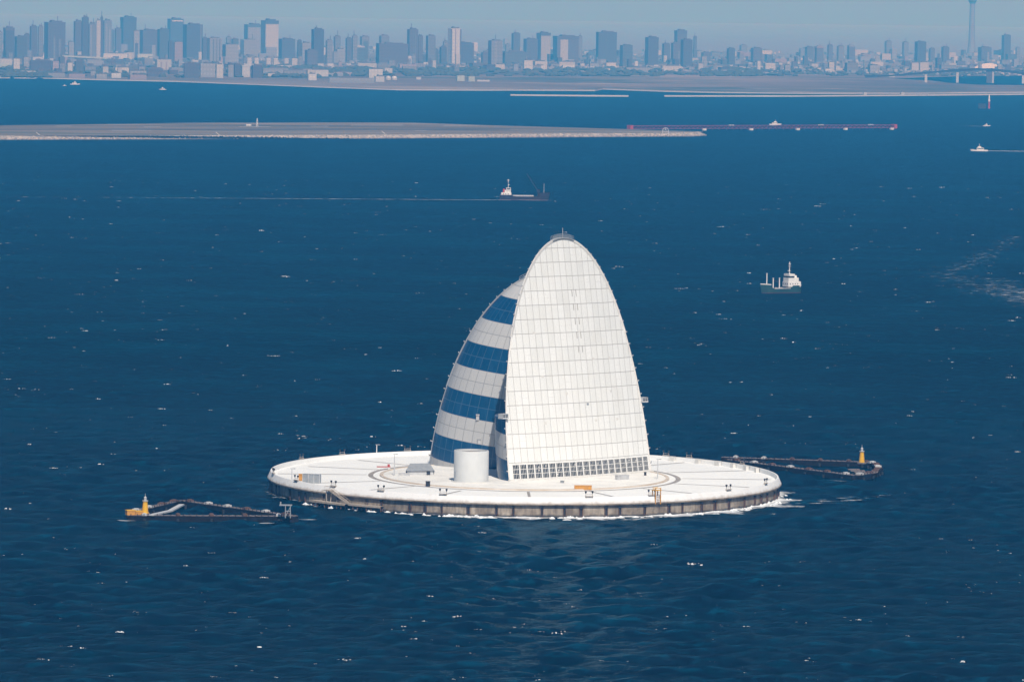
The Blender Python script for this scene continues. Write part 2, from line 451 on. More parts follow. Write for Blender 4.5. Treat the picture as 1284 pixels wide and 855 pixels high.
for k in range(16):
    a = math.radians(1.5 + 22.5 * k + rnd.uniform(-1.2, 1.2))
    r0 = rnd.choice([62, 62, 66]); r1 = rnd.choice([97, 97, 92])
    b = MB(); c, s = math.cos(a), math.sin(a)
    w = 0.55
    zz = 6.09
    b.face([(r0 * c + w * s, r0 * s - w * c, zz), (r1 * c + w * s, r1 * s - w * c, zz), (r1 * c - w * s, r1 * s + w * c, zz), (r0 * c - w * s, r0 * s + w * c, zz)])
    b.build('drain', M['gutter'], isl)
# fenders: two posts, head beam and dark rubber
fm = MB()
fm.box((0, 0.12, 2.2), (0.5, 0.24, 4.3), 0, 1)
fm.box((-0.42, 0.25, 1.9), (0.2, 0.4, 4.6), 0, 0); fm.box((0.42, 0.25, 1.9), (0.2, 0.4, 4.6), 0, 0)
fm.box((0, 0.36, 4.15), (1.15, 0.62, 0.4), 0, 1); fm.box((0, 0.35, 1.1), (0.9, 0.5, 0.2), 0, 0)
fend = None
a = -PI
k = 0
while k < 74:
    t = 2 * PI * k / 74 + rnd.choice([-0.018, 0, 0, 0.012, 0.022])
    if fend is None:
        fend = fm.build('fender', [M['rust'], M['dark']], isl); o = fend
    else:
        o = fend.copy(); col.objects.link(o); o.parent = isl
    o.location = (99.9 * math.cos(t), 99.9 * math.sin(t), rnd.uniform(-.35, .1)); o.rotation_euler = (0, 0, t - PI / 2); o.scale = (rnd.choice([0.7, 1.0, 1.0, 1.25]), 1, rnd.uniform(.9, 1.04))
    k += 1
# white bollards standing inside the far right parapet are hatch boxes
for t, w in ((52, 2.4), (44, 2.0), (37, 2.8), (31, 2.0), (25, 2.6), (19, 2.0)):
    tt = math.radians(t); b = MB()
    b.box((0, 0, 0.9), (w, 1.3, 1.8), 0); b.box((0, -.1, 1.86), (w + .3, 1.5, 0.12), 0)
    o = b.build('parapet_box', M['offwhite'], isl); o.location = (98.2 * math.cos(tt), 98.2 * math.sin(tt), 6.0); o.rotation_euler = (0, 0, tt + PI / 2)

# ------------------------------------------------------------------ the two sail towers
Z0 = 6.0
GX, GY = 0.104, -0.09
def V3(v2, z=0.0): return Vector((v2[0], v2[1], z))
def tower(root, c, nb, R, Rb_depth, H, lean, sag, bconst, face_front, crown=17, rows=64, cols=40):
    """flat sail in the plane of c and the lean; bowed body on the nb side"""
    c = Vector((c[0], c[1], 0)); nb = Vector((nb[0], nb[1], 0)); lean = Vector((lean[0], lean[1], 0))
    def r_at(h): return R * math.sqrt(max(0.0, 1 - (h / H) ** 2))
    hs = [H * math.sin(PI / 2 * i / rows) for i in range(rows + 1)]
    def off(w): return -sag * (1 - (w / R) ** 2)
    def fp(h, w, out=0.0): return lean * (h / H) + c * w + nb * (off(w) - out) + Vector((0, 0, h))
    b = MB()
    for i in range(rows):
        h0, h1 = hs[i], hs[i + 1]; r0, r1 = r_at(h0), r_at(h1)
        for j in range(cols):
            q0, q1 = 2 * j / cols - 1, 2 * (j + 1) / cols - 1
            pts = [(h0, q0 * r0), (h0, q1 * r0), (h1, q1 * r1), (h1, q0 * r1)]
            b.face([fp(h, w) for h, w in pts], 0, [(w + R, h) for h, w in pts])
    b.build('sail_face', M['sail'], root, smooth=True)
    def bp(h, th, d):
        r = r_at(h)
        return lean * (h / H) + c * (-r * math.cos(th)) + nb * (off(r) + d * r / R * math.sin(th)) + Vector((0, 0, h))
    b = MB()
    hh = []
    for h in hs: hh.append((h, Rb_depth(h)))
    brk = getattr(tower, 'brk', None)
    if brk:
        hh = [(h, d) for h, d in hh if abs(h - brk) > 0.6] + [(brk, Rb_depth(brk - 0.01)), (brk, Rb_depth(brk + 0.01))]
        hh.sort(key=lambda q: (q[0], -q[1]))
    nt = 48
    for (h0, d0), (h1, d1) in zip(hh, hh[1:]):
        for j in range(nt):
            t0, t1 = PI * j / nt, PI * (j + 1) / nt
            q = [(h0, t0, d0), (h0, t1, d0), (h1, t1, d1), (h1, t0, d1)]
            pts = [bp(*x) for x in q]
            uv = []
            for (h, t, d), p in zip(q, pts):
                arc = t / PI * 1.28 * (R + Rb_depth(0.0)) * 1.0
                uv.append((arc, h + GX * p.x + GY * p.y + bconst))
            b.face(pts, 0, uv)
    b.build('banded_body', M['bands'], root, smooth=True)
    # edge trim
    b = MB(); prev = None
    e = []
    for s in (-1, 1):
        q = [fp(h, s * r_at(h)) for h in hs]
        e.append(q)
    line = e[0] + e[1][::-1][1:]
    for p0, p1 in zip(line, line[1:]): b.bar(p0, p1, 0.55, 0.9)
    b.build('edge_trim', M['grey'] if not face_front else M['offwhite'], root)
    # edge lamps
    lamp = None
    for s in (-1, 1):
        h = 4.0
        while h < H * 0.965:
            p = fp(h, s * r_at(h)) + c * (s * 0.7)
            if lamp is None:
                m = MB(); m.box((-.1, 0, 0), (0.8, 0.25, 0.2), 0, 0); m.box((0.2, 0, 0.22), (0.35, 0.35, 0.32), 0, 0); m.box((-.2, 0, -.28), (.4, .4, .35), 0, 1)
                lamp = m.build('edge_lamp', [M['lightgrey'], M['dark']], root); o = lamp
            else:
                o = lamp.copy(); col.objects.link(o); o.parent = root
            o.location = p; o.rotation_euler = (0, 0, math.atan2(c.y, c.x) + (0 if s > 0 else PI))
            dl = 5.5 * max(0.35, math.sqrt(max(0.02, 1 - (h / H) ** 2)))
            h += dl
    # crown railing
    b = MB(); ang = [math.radians(90 + crown * (2 * x / 14 - 1)) for x in range(15)]
    pts = []
    for t in ang:
        h = H * math.sin(t); w = R * math.cos(t)
        pts.append(lean * (h / H) + c * w + nb * off(w) + Vector((0, 0, h)))
    for q in (0.4, -1.0):
        for p0, p1 in zip(pts, pts[1:]):
            for z in (0.2, 1.0, 1.75): b.bar(p0 + Vector((0, 0, z)) - nb * q, p1 + Vector((0, 0, z)) - nb * q, 0.09 if z > 0.3 else 0.4)
        for p in pts: b.bar(p - nb * q, p + Vector((0, 0, 1.75)) - nb * q, 0.09)
    b.build('crown_railing', M['grey'], root)
    b = MB(); top = lean + nb * off(0) + Vector((0, 0, H)); b.bar(top, top + Vector((0, 0, 4.2)), 0.16)
    b.build('lightning_rod', M['lightgrey'], root)
    return fp, bp, r_at

# the tall white-faced tower, nearer
A = at(639.2, 604, Z0); B = at(816, 592, Z0)
Mid = (A + B) / 2; cv = (B - A); R1 = cv.length / 2; cv.normalize(); n1 = (-cv.y, cv.x)
big = empty('sail_tower', (Mid.x, Mid.y, Z0), 0, 'tall sail-shaped tower with a huge white panelled face and window grid along its foot', 'tower')
H1 = 93.4
tower.brk = 24.5
fp1, bp1, r1 = tower(big, (cv.x, cv.y), n1, R1, lambda h: 26.0 if h < 24.5 else 9.0, H1, (n1[0] * 16.4, n1[1] * 16.4), 3.4, 2.6, True, 8.5)
# windows along the foot: dark louvre panel, white bars in front
NB = 21; bw = 2 * (R1 - 1.3) / NB
def face_frame(h, w):
    p = fp1(h, w, 0.02); dx = (fp1(h, w + 0.3) - fp1(h, w - 0.3)).normalized(); up = (fp1(h + 0.3, w) - fp1(h - 0.3, w)).normalized()
    return p, dx, up
for k in range(NB):
    w = -R1 + 1.5 + bw * (k + 0.5)
    p, dx, up = face_frame(3.7, w); out = dx.cross(up).normalized()
    mtx = Matrix((dx, out, up)).transposed()
    b = MB(); b.box((0, -0.03, 0), (bw * 0.86, 0.10, 5.5), 0)
    q = b.build('louvre_window', M['louvre'], big)
    q.matrix_local = Matrix.Translation(p) @ mtx.to_4x4()
    b = MB()
    ww = bw * 0.86
    for z in (-0.85, 0.95): b.box((0, 0.10, z), (ww + .1, 0.14, 0.18), 0)
    for x in (-0.25, 0.0, 0.25): b.box((x * ww, 0.08, 0), (0.11, 0.10, 5.4), 0)
    for x in (-0.5, 0.5): b.box((x * ww, 0.12, 0), (0.22, 0.2, 5.3), 0)
    for z in (-2.8, 2.8): b.box((0, 0.11, z), (ww + .3, 0.16, 0.2), 0)
    for x in (-0.38, -0.13, 0.13, 0.38):
        for z in (-1.75, 0.05, 1.75):
            if rnd.random() < 0.05: b.box((x * ww, 0.06, z + rnd.uniform(-.3, .3)), (0.3, 0.05, 0.4), 0)
    b.build('window_bars', M['white'], q)
# slot vents in pairs high on the face
for h in (72, 66.5, 61, 55.5, 50):
    for w in (2.0, 4.1):
        p, dx, up = face_frame(h, w - (72 - h) * -0.02); out = dx.cross(up).normalized()
        b = MB(); b.box((0, 0.0, 0), (0.24, 0.12, 2.6), 0)
        o = b.build('slot_vent', M['gutter'], big); o.matrix_local = Matrix.Translation(p) @ Matrix((dx, out, up)).transposed().to_4x4()
for h, w, s in ((28.5, 4.4, 0.9), (22, -18, 1.0), (22, 8, .9), (33, -6, .9), (33, 18, .9), (22, 20, .9), (40, -17, .9), (46, 10, 0.9), (46, 19, .9), (57, -19, .9), (57, 4, .9)):
    p, dx, up = face_frame(h, w); out = dx.cross(up).normalized()
    b = MB(); b.box((0, 0, 0), (1.3 * s, 0.10, 1.0 * s), 0); 
    o = b.build('hatch', M['grey'] if h == 28.5 else M['offwhite'], big); o.matrix_local = Matrix.Translation(p) @ Matrix((dx, out, up)).transposed().to_4x4()
# service balconies at both edges
for h, s in ((28.0, 1), (24.6, -1)):
    p = fp1(h, s * r1(h)) + Vector((cv.x, cv.y, 0)) * s * (1.2 if s > 0 else 1.5); b = MB(); rz = math.atan2(cv.y, cv.x)
    b.box((0, 0, 0), (3.0, 3.0, 0.5), rz)
    for z in (1.0, 1.6): b.box((0, 0, z), (2.8, 2.8, 0.14), rz)
    for x in (-1.3, 0, 1.3): b.box((x * math.cos(rz), x * math.sin(rz), 0.9), (0.14, 2.8, 1.6), rz)
    o = b.build('service_balcony', M['lightgrey'], big); o.location = p
# low step wall at the foot of the face
b = MB()
for k in range(30):
    w0 = -R1 - 0.8 + (2 * R1 + 1.6) * k / 30; w1 = -R1 - 0.8 + (2 * R1 + 1.6) * (k + 1) / 30
    b.bar(fp1(0.35, w0, 0.5), fp1(0.35, w1, 0.5), 1.0, 1.1)
b.build('base_kerb', M['offwhite'], big)

# the shorter banded tower behind
C2 = at(538.8, 582, Z0)
R2 = 39.0
small = empty('sail_tower', (C2.x + R2, C2.y, Z0), 0, 'shorter sail-shaped tower with curved blue and white bands, behind the white face', 'tower')
H2 = 78.0
tower.brk = None
fp2, bp2, r2 = tower(small, (1, 0), (0, -1), R2, lambda h: 22.0, H2, (8.0, -7.0), 3.0, 0.0, False)
for h, th, s in ((20.5, 0.95, 1), (11.0, 1.02, 1)):
    p = bp2(h, th, 22.2); b = MB(); b.box((0, -.1, 0), (1.2, 0.5, 1.7), 0); b.box((0, -.25, 1.3), (1.4, .7, .4))
    o = b.build('wall_hatch', M['lightgrey'], small); o.location = p

# round white intake tower in front
pc = at(590.5, 606.5, Z0); RC = 6.75
rt = empty('round_tower', (pc.x, pc.y + RC, Z0), 0, 'open-topped white cylinder standing on the deck before the banded tower', 'round tower')
b = MB(); b.lathe([(RC, 0), (RC, 12.2), (RC - 0.12, 12.45), (RC - .5, 12.45), (RC - 0.55, 6.0), (0, 6.0)], n=48)
b.build('cylinder_wall', plain('cylinder_paint', (0.60, 0.62, 0.62), 0.5, 0.06, 0.3), rt, smooth=True)
b = MB(); b.lathe([(RC - .57, 11.6), (RC - 0.9, 11.6), (RC - 0.9, 11.2), (RC - .57, 11.2)], n=40); b.build('inner_ring', M['rust'], rt)
b = MB(); b.lathe([(RC + 0.9, 0), (RC + 0.9, 0.55), (RC + .02, 0.6)], n=40); b.build('footing', M['offwhite'], rt)
b = MB(); b.box((-5.9, -3.2, 3.6), (0.5, 0.9, 1.6), -1.05); b.build('hatch', M['grey'], rt)

# ------------------------------------------------------------------ things on the island deck
pole_p = at(494.5, 596.5, 6.05)
def lamp_post(px, py, h, label, white=False):
    p = at(px, py, 6.05)
    r = empty('lamp_post', (p.x, p.y, 6.0), 0, label, 'lamp post', 'poles on the island deck')
    b = MB(); b.cyl((0, 0), 0.22, 0.13, 0, h, 8); b.cyl((0, 0), 0.4, 0.4, 0, 0.35, 8); b.build('pole', M['lightgrey'] if not white else M['white'], r)
    b = MB(); b.bar((-0.6, 0, h), (0.9, 0, h + 0.1), 0.16); b.box((0.9, 0, h), (0.9, 0.4, 0.25)); b.build('lamp_head', M['grey'], r)
lamp_post(494.5, 596.5, 8.6, 'thin grey lamp post on the left deck inside the ring channel')
lamp_post(472.3, 572.5, 5.0, 'short white post by the far left parapet', True)
lamp_post(824.5, 601, 8.0, 'thin grey lamp post beside the right foot of the white sail')
lamp_post(366, 602, 4.6, 'small grey post near the left end of the island')

p = at(526, 596, 6.1)
r = empty('equipment_shed', (p.x, p.y + 3, 6.1), 0.1, 'grey shed with a sloping roof left of the white cylinder', 'shed')
b = MB(); b.prism([(-5.2, -3), (5.2, -3), (5.2, 3), (-5.2, 3)], 0, 1.9); b.build('wall', M['lightgrey'], r)
b = MB(); b.face([(-5.8, -3.5, 1.8), (5.6, -3.5, 1.9), (4.2, 3.4, 4.3), (-3.6, 3.4, 4.2)]); b.face([(-5.8, -3.5, 1.75), (-3.6, 3.4, 4.15), (-5.2, 3, 0), (-5.2, -3, 0)]); b.face([(5.6, -3.5, 1.85), (5.2, -3, 0), (5.2, 3, 0), (4.2, 3.4, 4.2)]); b.build('roof', M['grey'], r)
b = MB(); b.box((3.2, -3.05, 0.9), (1.4, 0.14, 1.7)); b.build('door', M['dark'], r)

p = at(391, 605.5, 6.0)
r = empty('grey_screen', (p.x, p.y, 6.0), -0.25, 'tall grey metal screen box by the left parapet', 'screen')
b = MB(); b.box((0, 0, 1.8), (6.8, 2.2, 3.6)); b.build('panel', M['grey'], r)
b = MB()
for x in (-3.4, -1.1, 1.1, 3.4): b.box((x, -1.12, 1.85), (0.2, 0.2, 3.7))
b.box((0, -1.13, 3.65), (7.0, 0.24, 0.2)); b.build('frame', M['lightgrey'], r)

def skip(px, py, L, W, Hh, m, name, label, cat, rz=0.0):
    p = at(px, py, 6.1)
    r = empty(name, (p.x, p.y, 6.1), rz, label, cat)
    b = MB(); b.box((0, 0, Hh / 2 + 0.15), (L, W, Hh), 0, 0, (1.0, 1.0))
    b.box((0, 0, 0.08), (L * 0.9, W * .9, 0.16)); b.build('body', m, r)
    b = MB()
    for i in range(6): b.box((-L / 2 + L * (i + .5) / 6, -W / 2 - .06, Hh / 2 + .15), (0.18, 0.12, Hh * .9))
    b.box((0, 0, Hh + .2), (L + .2, W + .2, 0.12)); b.build('ribs', m, r)
skip(731, 613.8, 6.6, 2.2, 1.4, M['orange'], 'storage_container', 'low yellow-orange container lying before the white sail', 'container', 0.02)
skip(536.5, 609.5, 1.7, 1.4, 1.7, M['dark'], 'utility_box', 'small black box on the deck left of the white cylinder', 'utility box')
skip(377, 602.5, 1.5, 1.2, 2.4, M['orange'], 'cable_locker', 'small orange locker left of the grey screen box', 'locker')
skip(705, 605.8, 1.5, 1.2, 0.8, M['grey'], 'cable_reel', 'small grey crate at the foot of the window grid', 'crate')
skip(780, 601.5, 5.5, 1.8, 1.7, M['lightgrey'], 'generator_unit', 'pale grey generator before the right half of the windows', 'generator', 0.6)
skip(507, 597, 4.5, 1.0, 1.0, M['lightgrey'], 'equipment_bench', 'low pale grey equipment rack left of the grey shed', 'equipment rack')
skip(809, 596.5, .9, .9, 1.3, M['dark'], 'control_cabinet', 'small dark cabinet by the right corner of the white sail', 'cabinet')
# red and white barrier
p = at(481, 588.5, 6.1); r = empty('road_barrier', (p.x, p.y, 6.1), 0.1, 'red and white barrier lying on the left deck beside a lamp post', 'barrier')
b = MB(); b.box((0, 0, 1.1), (5.5, 0.25, 0.4)); b.build('rail', M['red'], r)
for x in (-2.2, 2.2):
    b = MB(); b.bar((x - .4, 0, 0), (x, 0, 1.2), 0.2); b.bar((x + .4, 0, 0), (x, 0, 1.2), 0.2); b.build('leg', M['white'], r)
b = MB(); b.box((2.0, 0.1, 1.7), (0.9, 0.3, 0.9)); b.build('warning_plate', M['red'], r)

# signal lamp pairs on the parapet
sl = None
def signal(px, py, label, far=False):
    global sl
    p = at(px, py, 8.2); a = math.atan2(p.y, p.x); Rr = 99.85
    loc = (Rr * math.cos(a), Rr * math.sin(a), 8.2)
    if sl is None:
        sl = empty('signal_lamp', loc, a + PI / 2, label, 'signal lamp', 'paired signal lamps on the island parapet')
        for s in (-1, 1):
            m = MB(); m.cyl((s * 1.3, 0), 0.1, 0.1, -2.4, 1.1, 6); m.build('post', M['beige'], sl)
            m = MB(); m.cyl((s * 1.3, 0), 0.2, 0.45, 0.9, 1.65, 8); m.cyl((s * 1.3, 0), 0.45, 0.3, 1.65, 1.8, 8); m.build('lamp', M['dark'], sl)
        m = MB(); m.box((0, 0, 0.6), (2.6, 0.12, 0.12)); m.box((0, 0, -0.15), (3.0, 1.0, 0.2)); m.build('bracket', M['beige'], sl)
        return sl
    return dup(sl, loc, a + PI / 2, label)
signal(543, 622, 'dark signal lamp pair on the near parapet below the black box')
signal(744, 623.5, 'dark signal lamp pair on the near parapet below the orange container')
signal(825, 621, 'dark signal lamp pair on the near parapet left of the yellow frame')
signal(908, 612.5, 'dark signal lamp pair on the near right parapet beyond the yellow frame')
signal(953, 605, 'rightmost dark signal lamp pair near the right end of the island')
signal(473, 614.5, 'dark signal lamp pair on the near left parapet right of the landing stage')
signal(408, 609, 'dark signal lamp pair on the left parapet above the landing stage')
signal(345, 592.5, 'leftmost dark signal lamp pair at the left tip of the island')
signal(364, 601.5, 'dark signal lamp pair on the left parapet near the small grey post')
signal(380, 574.5, 'signal lamp pair on the far left parapet nearest the left tip')
signal(427, 568.5, 'signal lamp pair on the far left parapet midway to the banded tower')
signal(507, 563.5, 'signal lamp pair on the far parapet just left of the banded tower')
signal(841, 569.5, 'signal lamp pair on the far parapet just right of the white sail')
signal(876, 571.5, 'signal lamp pair on the far right parapet before the right barrier')
signal(934, 580.5, 'signal lamp pair on the far right parapet beside the barrier arms')
# yellow access frame on the near parapet
p = at(844, 627, 7.0); a = math.atan2(p.y, p.x)
r = empty('access_frame', (99.9 * math.cos(a), 99.9 * math.sin(a), 6.0), a + PI / 2, 'yellow access frame with ladder straddling the near right parapet', 'access frame')
for x in (-1.1, 1.1):
    for y in (-1.2, 1.0):
        b = MB(); b.box((x, y, 1.5 if y < 0 else 1.9), (0.3, 0.3, 6.0 if y < 0 else 3.8)); b.build('leg', M['orange'], r)
b = MB(); b.box((0, -.1, 3.7), (2.8, 2.8, 0.2)); b.box((0, -1.2, 4.6), (2.5, .2, .2)); b.box((0, 1, 4.6), (2.5, .2, .2)); b.box((-1.1, 0, 4.2), (.2, .2, 1.2)); b.build('platform', M['yellow'], r)
b = MB()
for z in range(8): b.box((0, -1.35, -1.2 + z * 0.6), (1.2, 0.12, 0.12))
b.build('ladder', M['rust'], r)
# landing stage with stairs on the left front of the sea wall
aL = math.radians(222.5); aR = math.radians(234)
def pol(a, rr, z): return Vector((rr * math.cos(a), rr * math.sin(a), z))
st = empty('landing_stage', pol(math.radians(226), 102.5, 0), 0, 'weathered beige steel landing stage with stairs on the left sea wall', 'landing stage')
o0 = st.location
def L(v): return v - o0
b = MB(); n = 16; A0 = math.radians(218.5); A1 = math.radians(238)
for i in range(n):
    t0 = A0 + (A1 - A0) * i / n; t1 = A0 + (A1 - A0) * (i + 1) / n
    w = 104.6 if i < 9 else 102.6
    b.face([L(pol(t0, 100, 2.1)), L(pol(t0, w, 2.1)), L(pol(t1, w, 2.1)), L(pol(t1, 100, 2.1))])
    b.bar(L(pol(t0, w, 1.9)), L(pol(t1, w, 1.9)), 0.35, 0.7)
b.build('stage_deck', M['beige'], st)
for i in range(n + 1):
    t = A0 + (A1 - A0) * i / n; w = 104.3 if i <= 9 else 102.3
    b = MB(); b.bar(L(pol(t, w, -3)), L(pol(t, w, 2.0)), 0.4); b.build('pile', M['rust'] if i % 3 else M['timber'], st)
b = MB()
for i in range(n):
    t0 = A0 + (A1 - A0) * i / n; t1 = A0 + (A1 - A0) * (i + 1) / n; w = 104.4 if i < 9 else 102.4
    if 5 <= i <= 6: continue
    b.bar(L(pol(t0, w, 3.2)), L(pol(t1, w, 3.2)), 0.12); b.bar(L(pol(t0, w, 2.1)), L(pol(t0, w, 3.2)), 0.12); b.bar(L(pol(t0, w, 2.6)), L(pol(t1, w, 2.6)), 0.1)
b.build('handrail', M['beige'], st)
b = MB()
s0 = pol(math.radians(229.5), 102.2, 2.1); s1 = pol(math.radians(224.0), 102.2, 6.4)
for q in (-0.7, 0.7):
    e = pol(math.radians(227), 1, 0) * q
    b.bar(L(s0 + e), L(s1 + e), 0.22, 0.4); b.bar(L(s0 + e + Vector((0, 0, 1.1))), L(s1 + e + Vector((0, 0, 1.1))), 0.12)
    for k in range(6):
        m_ = s0.lerp(s1, k / 5) + e; b.bar(L(m_), L(m_ + Vector((0, 0, 1.1))), 0.1)
for k in range(12):
    m_ = s0.lerp(s1, (k + .5) / 12); b.box(L(m_), (1.4, 0.7, 0.1), math.radians(227))
b.build('stair', M['beige'], st)
b = MB(); tp = pol(math.radians(223.2), 101.9, 6.4); b.box(L(tp), (3.6, 2.6, 0.25), math.radians(133)); 
for k in range(5): b.bar(L(tp + Vector((-1.6 + .8 * k, .6 - .5 * k, 0))), L(tp + Vector((-1.6 + .8 * k, .6 - .5 * k, 1.6))), 0.12)
b.bar(L(tp + Vector((-1.6, .6, 1.6))), L(tp + Vector((1.6, -1.4, 1.6))), .14)
b.bar(L(tp + Vector((-1, 0, 0))), L(pol(math.radians(222.9), 102.6, -2)), .3); b.bar(L(tp + Vector((1, -1, 0))), L(pol(math.radians(223.9), 102.6, -2)), .3)
b.build('gallery', M['beige'], st)

# ------------------------------------------------------------------ V-shaped collision barriers in the water
def barrier(name, label, pts, arms, width, beacon, blabel, catwalk=None):
    base = pts[0]
    r = empty(name, (base.x, base.y, 0), 0, label, 'barrier')
    for (i, j) in arms:
        a = Vector((pts[i].x, pts[i].y, 0)) - r.location; c = Vector((pts[j].x, pts[j].y, 0)) - r.location
        d = (c - a); Ln = d.length; d.normalize(); nx = Vector((-d.y, d.x, 0)); rz = math.atan2(d.y, d.x)
        mid = (a + c) / 2
        m = MB(); m.bar(a + Vector((0, 0, 0.9)), c + Vector((0, 0, 0.9)), width, 2.2); m.build('beam', M['timber'], r)
        m = MB(); m.bar(a + Vector((0, 0, 2.06)), c + Vector((0, 0, 2.06)), width * 0.86, 0.12)
        for k in range(int(Ln / 2.2)):
            q = a + d * (1.1 + 2.2 * k); m.box(q + Vector((0, 0, 2.16)), (rnd.uniform(.3, .8), width * 0.9, 0.14), rz)
        m.build('walkway', M['timbertop'], r)
        m = MB()
        for s in (-1, 1):
            for k in range(int(Ln / 2.4)):
                q = a + d * (1.2 + 2.4 * k) + nx * (s * width * .45); m.bar(q + Vector((0, 0, 2.1)), q + Vector((0, 0, 2.75)), 0.22)
        m.build('rail_post', M['timber'], r)
        nk = max(2, int(Ln / 11))
        for k in range(nk):
            q = a + d * (Ln * (k + .5) / nk)
            m = MB(); m.box(q + Vector((0, 0, 2.35)), (1.7, width * .9, 0.7), rz); m.box(q + Vector((0, 0, 2.8)), (1.0, width * .5, 0.3), rz)
            m.build('pile_cap', M['lightgrey'] if rnd.random() < .35 else M['rust'], r)
            m = MB()
            for s in (-1, 1): 
                qq = q + nx * s * (width * .5 + .25); m.cyl((qq.x, qq.y), .5, .5, -4, 1.0, 8)
            m.build('pile', M['dark'], r)
    if catwalk:
        a = at(190, 645.5, 2.4) - r.location; c = at(228, 632.5, 2.4) - r.location; mid_ = (a + c) / 2 + Vector((1.5, -4, 0))
        m = MB()
        for p_, q_ in ((a, mid_), (mid_, c)): m.bar(p_, q_, 2.0, 0.5)
        m.build('catwalk', catwalk, r)
    bc = beacon
    e = empty('beacon_tower', (bc.x, bc.y, 2.1), 0, blabel, 'beacon')
    m = MB(); m.cyl((0, 0), 1.2, 0.8, 0.4, 5.0, 14); m.build('column', M['yellow'], e)
    m = MB(); m.cyl((0, 0), 2.0, 2.0, 0, 0.5, 14); m.build('footing', M['timbertop'], e)
    m = MB(); m.cyl((0, 0), 1.1, 1.1, 5.0, 5.25, 14); m.build('gallery', M['lightgrey'], e)
    m = MB(); m.cyl((0, 0), 0.5, 0.5, 5.25, 6.3, 12); m.cyl((0, 0), .62, .12, 6.3, 6.8, 12); m.bar((0, 0, 6.7), (0, 0, 7.8), .12); m.build('lantern', M['lightgrey'], e)
    return r
ptsL = [at(160, 651, 0.5), at(226, 632, 0.5), at(370, 652, 0.5), at(163, 647, 0.5)]
barrier('collision_barrier', 'left dark timber collision barrier on piles, triangular, beside the landing stage', ptsL, [(0, 2), (1, 2), (3, 1)], 3.2, at(182, 645, 2.1), 'yellow beacon tower with white lantern on the left barrier, beside orange lockers', M['lightgrey'])
p = at(168, 645, 2.2); r = empty('beacon_shed', (p.x, p.y, 2.2), 0.4, 'orange-yellow lockers at the left tip of the left barrier', 'shed')
b = MB(); b.box((-1.4, 0, .8), (3.2, 2.4, 1.6)); b.box((1.8, 0.2, 0.6), (2.6, 2.2, 1.2)); b.box((4.6, .3, .45), (1.8, 2.0, .9)); b.build('locker', M['orange'], r)
b = MB(); b.box((-1.4, 0, 1.7), (3.4, 2.6, .2)); b.box((1.8, .2, 1.3), (2.8, 2.4, .2)); b.build('lid', M['yellow'], r)
p = at(361, 648, 2.2); r = empty('mooring_gantry', (p.x, p.y, 2.0), 0, 'pale steel gantry at the right end of the left barrier', 'gantry')
for x in (-0.9, 0.9):
    for y in (-.8, .8):
        b = MB(); b.box((x, y, 2.2), (0.28, 0.28, 4.6)); b.build('leg', M['grey'], r)
b = MB(); b.box((-.8, 0, 4.6), (4.6, 2.0, 0.35)); b.box((0, 0, 2.4), (2.1, 1.9, 0.2)); b.bar((-0.9, -.8, .4), (.9, -.8, 4), .2); b.box((-2.7, 0, 5.2), (.5, .5, 1.2)); b.build('top_platform', M['grey'], r)
ptsR = [at(905, 576, 1), at(1082, 582, 1), at(1097, 584, 1), at(1102, 590, 1), at(1096, 595.5, 1), at(1072, 599, 1), at(912, 579, 1)]
barrier('collision_barrier', 'right dark timber collision barrier with rounded end, behind the island', ptsR, [(0, 1), (1, 2), (2, 3), (3, 4), (4, 5), (6, 5)], 3.3, at(1080.5, 581, 2.1), 'yellow beacon tower with white lantern on the right barrier behind the island')
p = at(1080, 592, 2.0); r = empty('mooring_gantry', (p.x, p.y, 1.9), 0.2, 'low pale cross platform inside the rounded end of the right barrier', 'platform')
for i, (y, w) in enumerate(((-5, 7), (0, 6), (6, 6), (12, 5))):
    b = MB(); b.box((0, y, 0.2), (w, 1.6, 0.4)); b.build('catwalk', M['timbertop'], r)
b = MB()
for y in (-5, 0, 6, 12):
    for x in (-2, 2): b.cyl((x, y), .35, .35, -5, 0.1, 8)
b.build('pile', M['dark'], r)

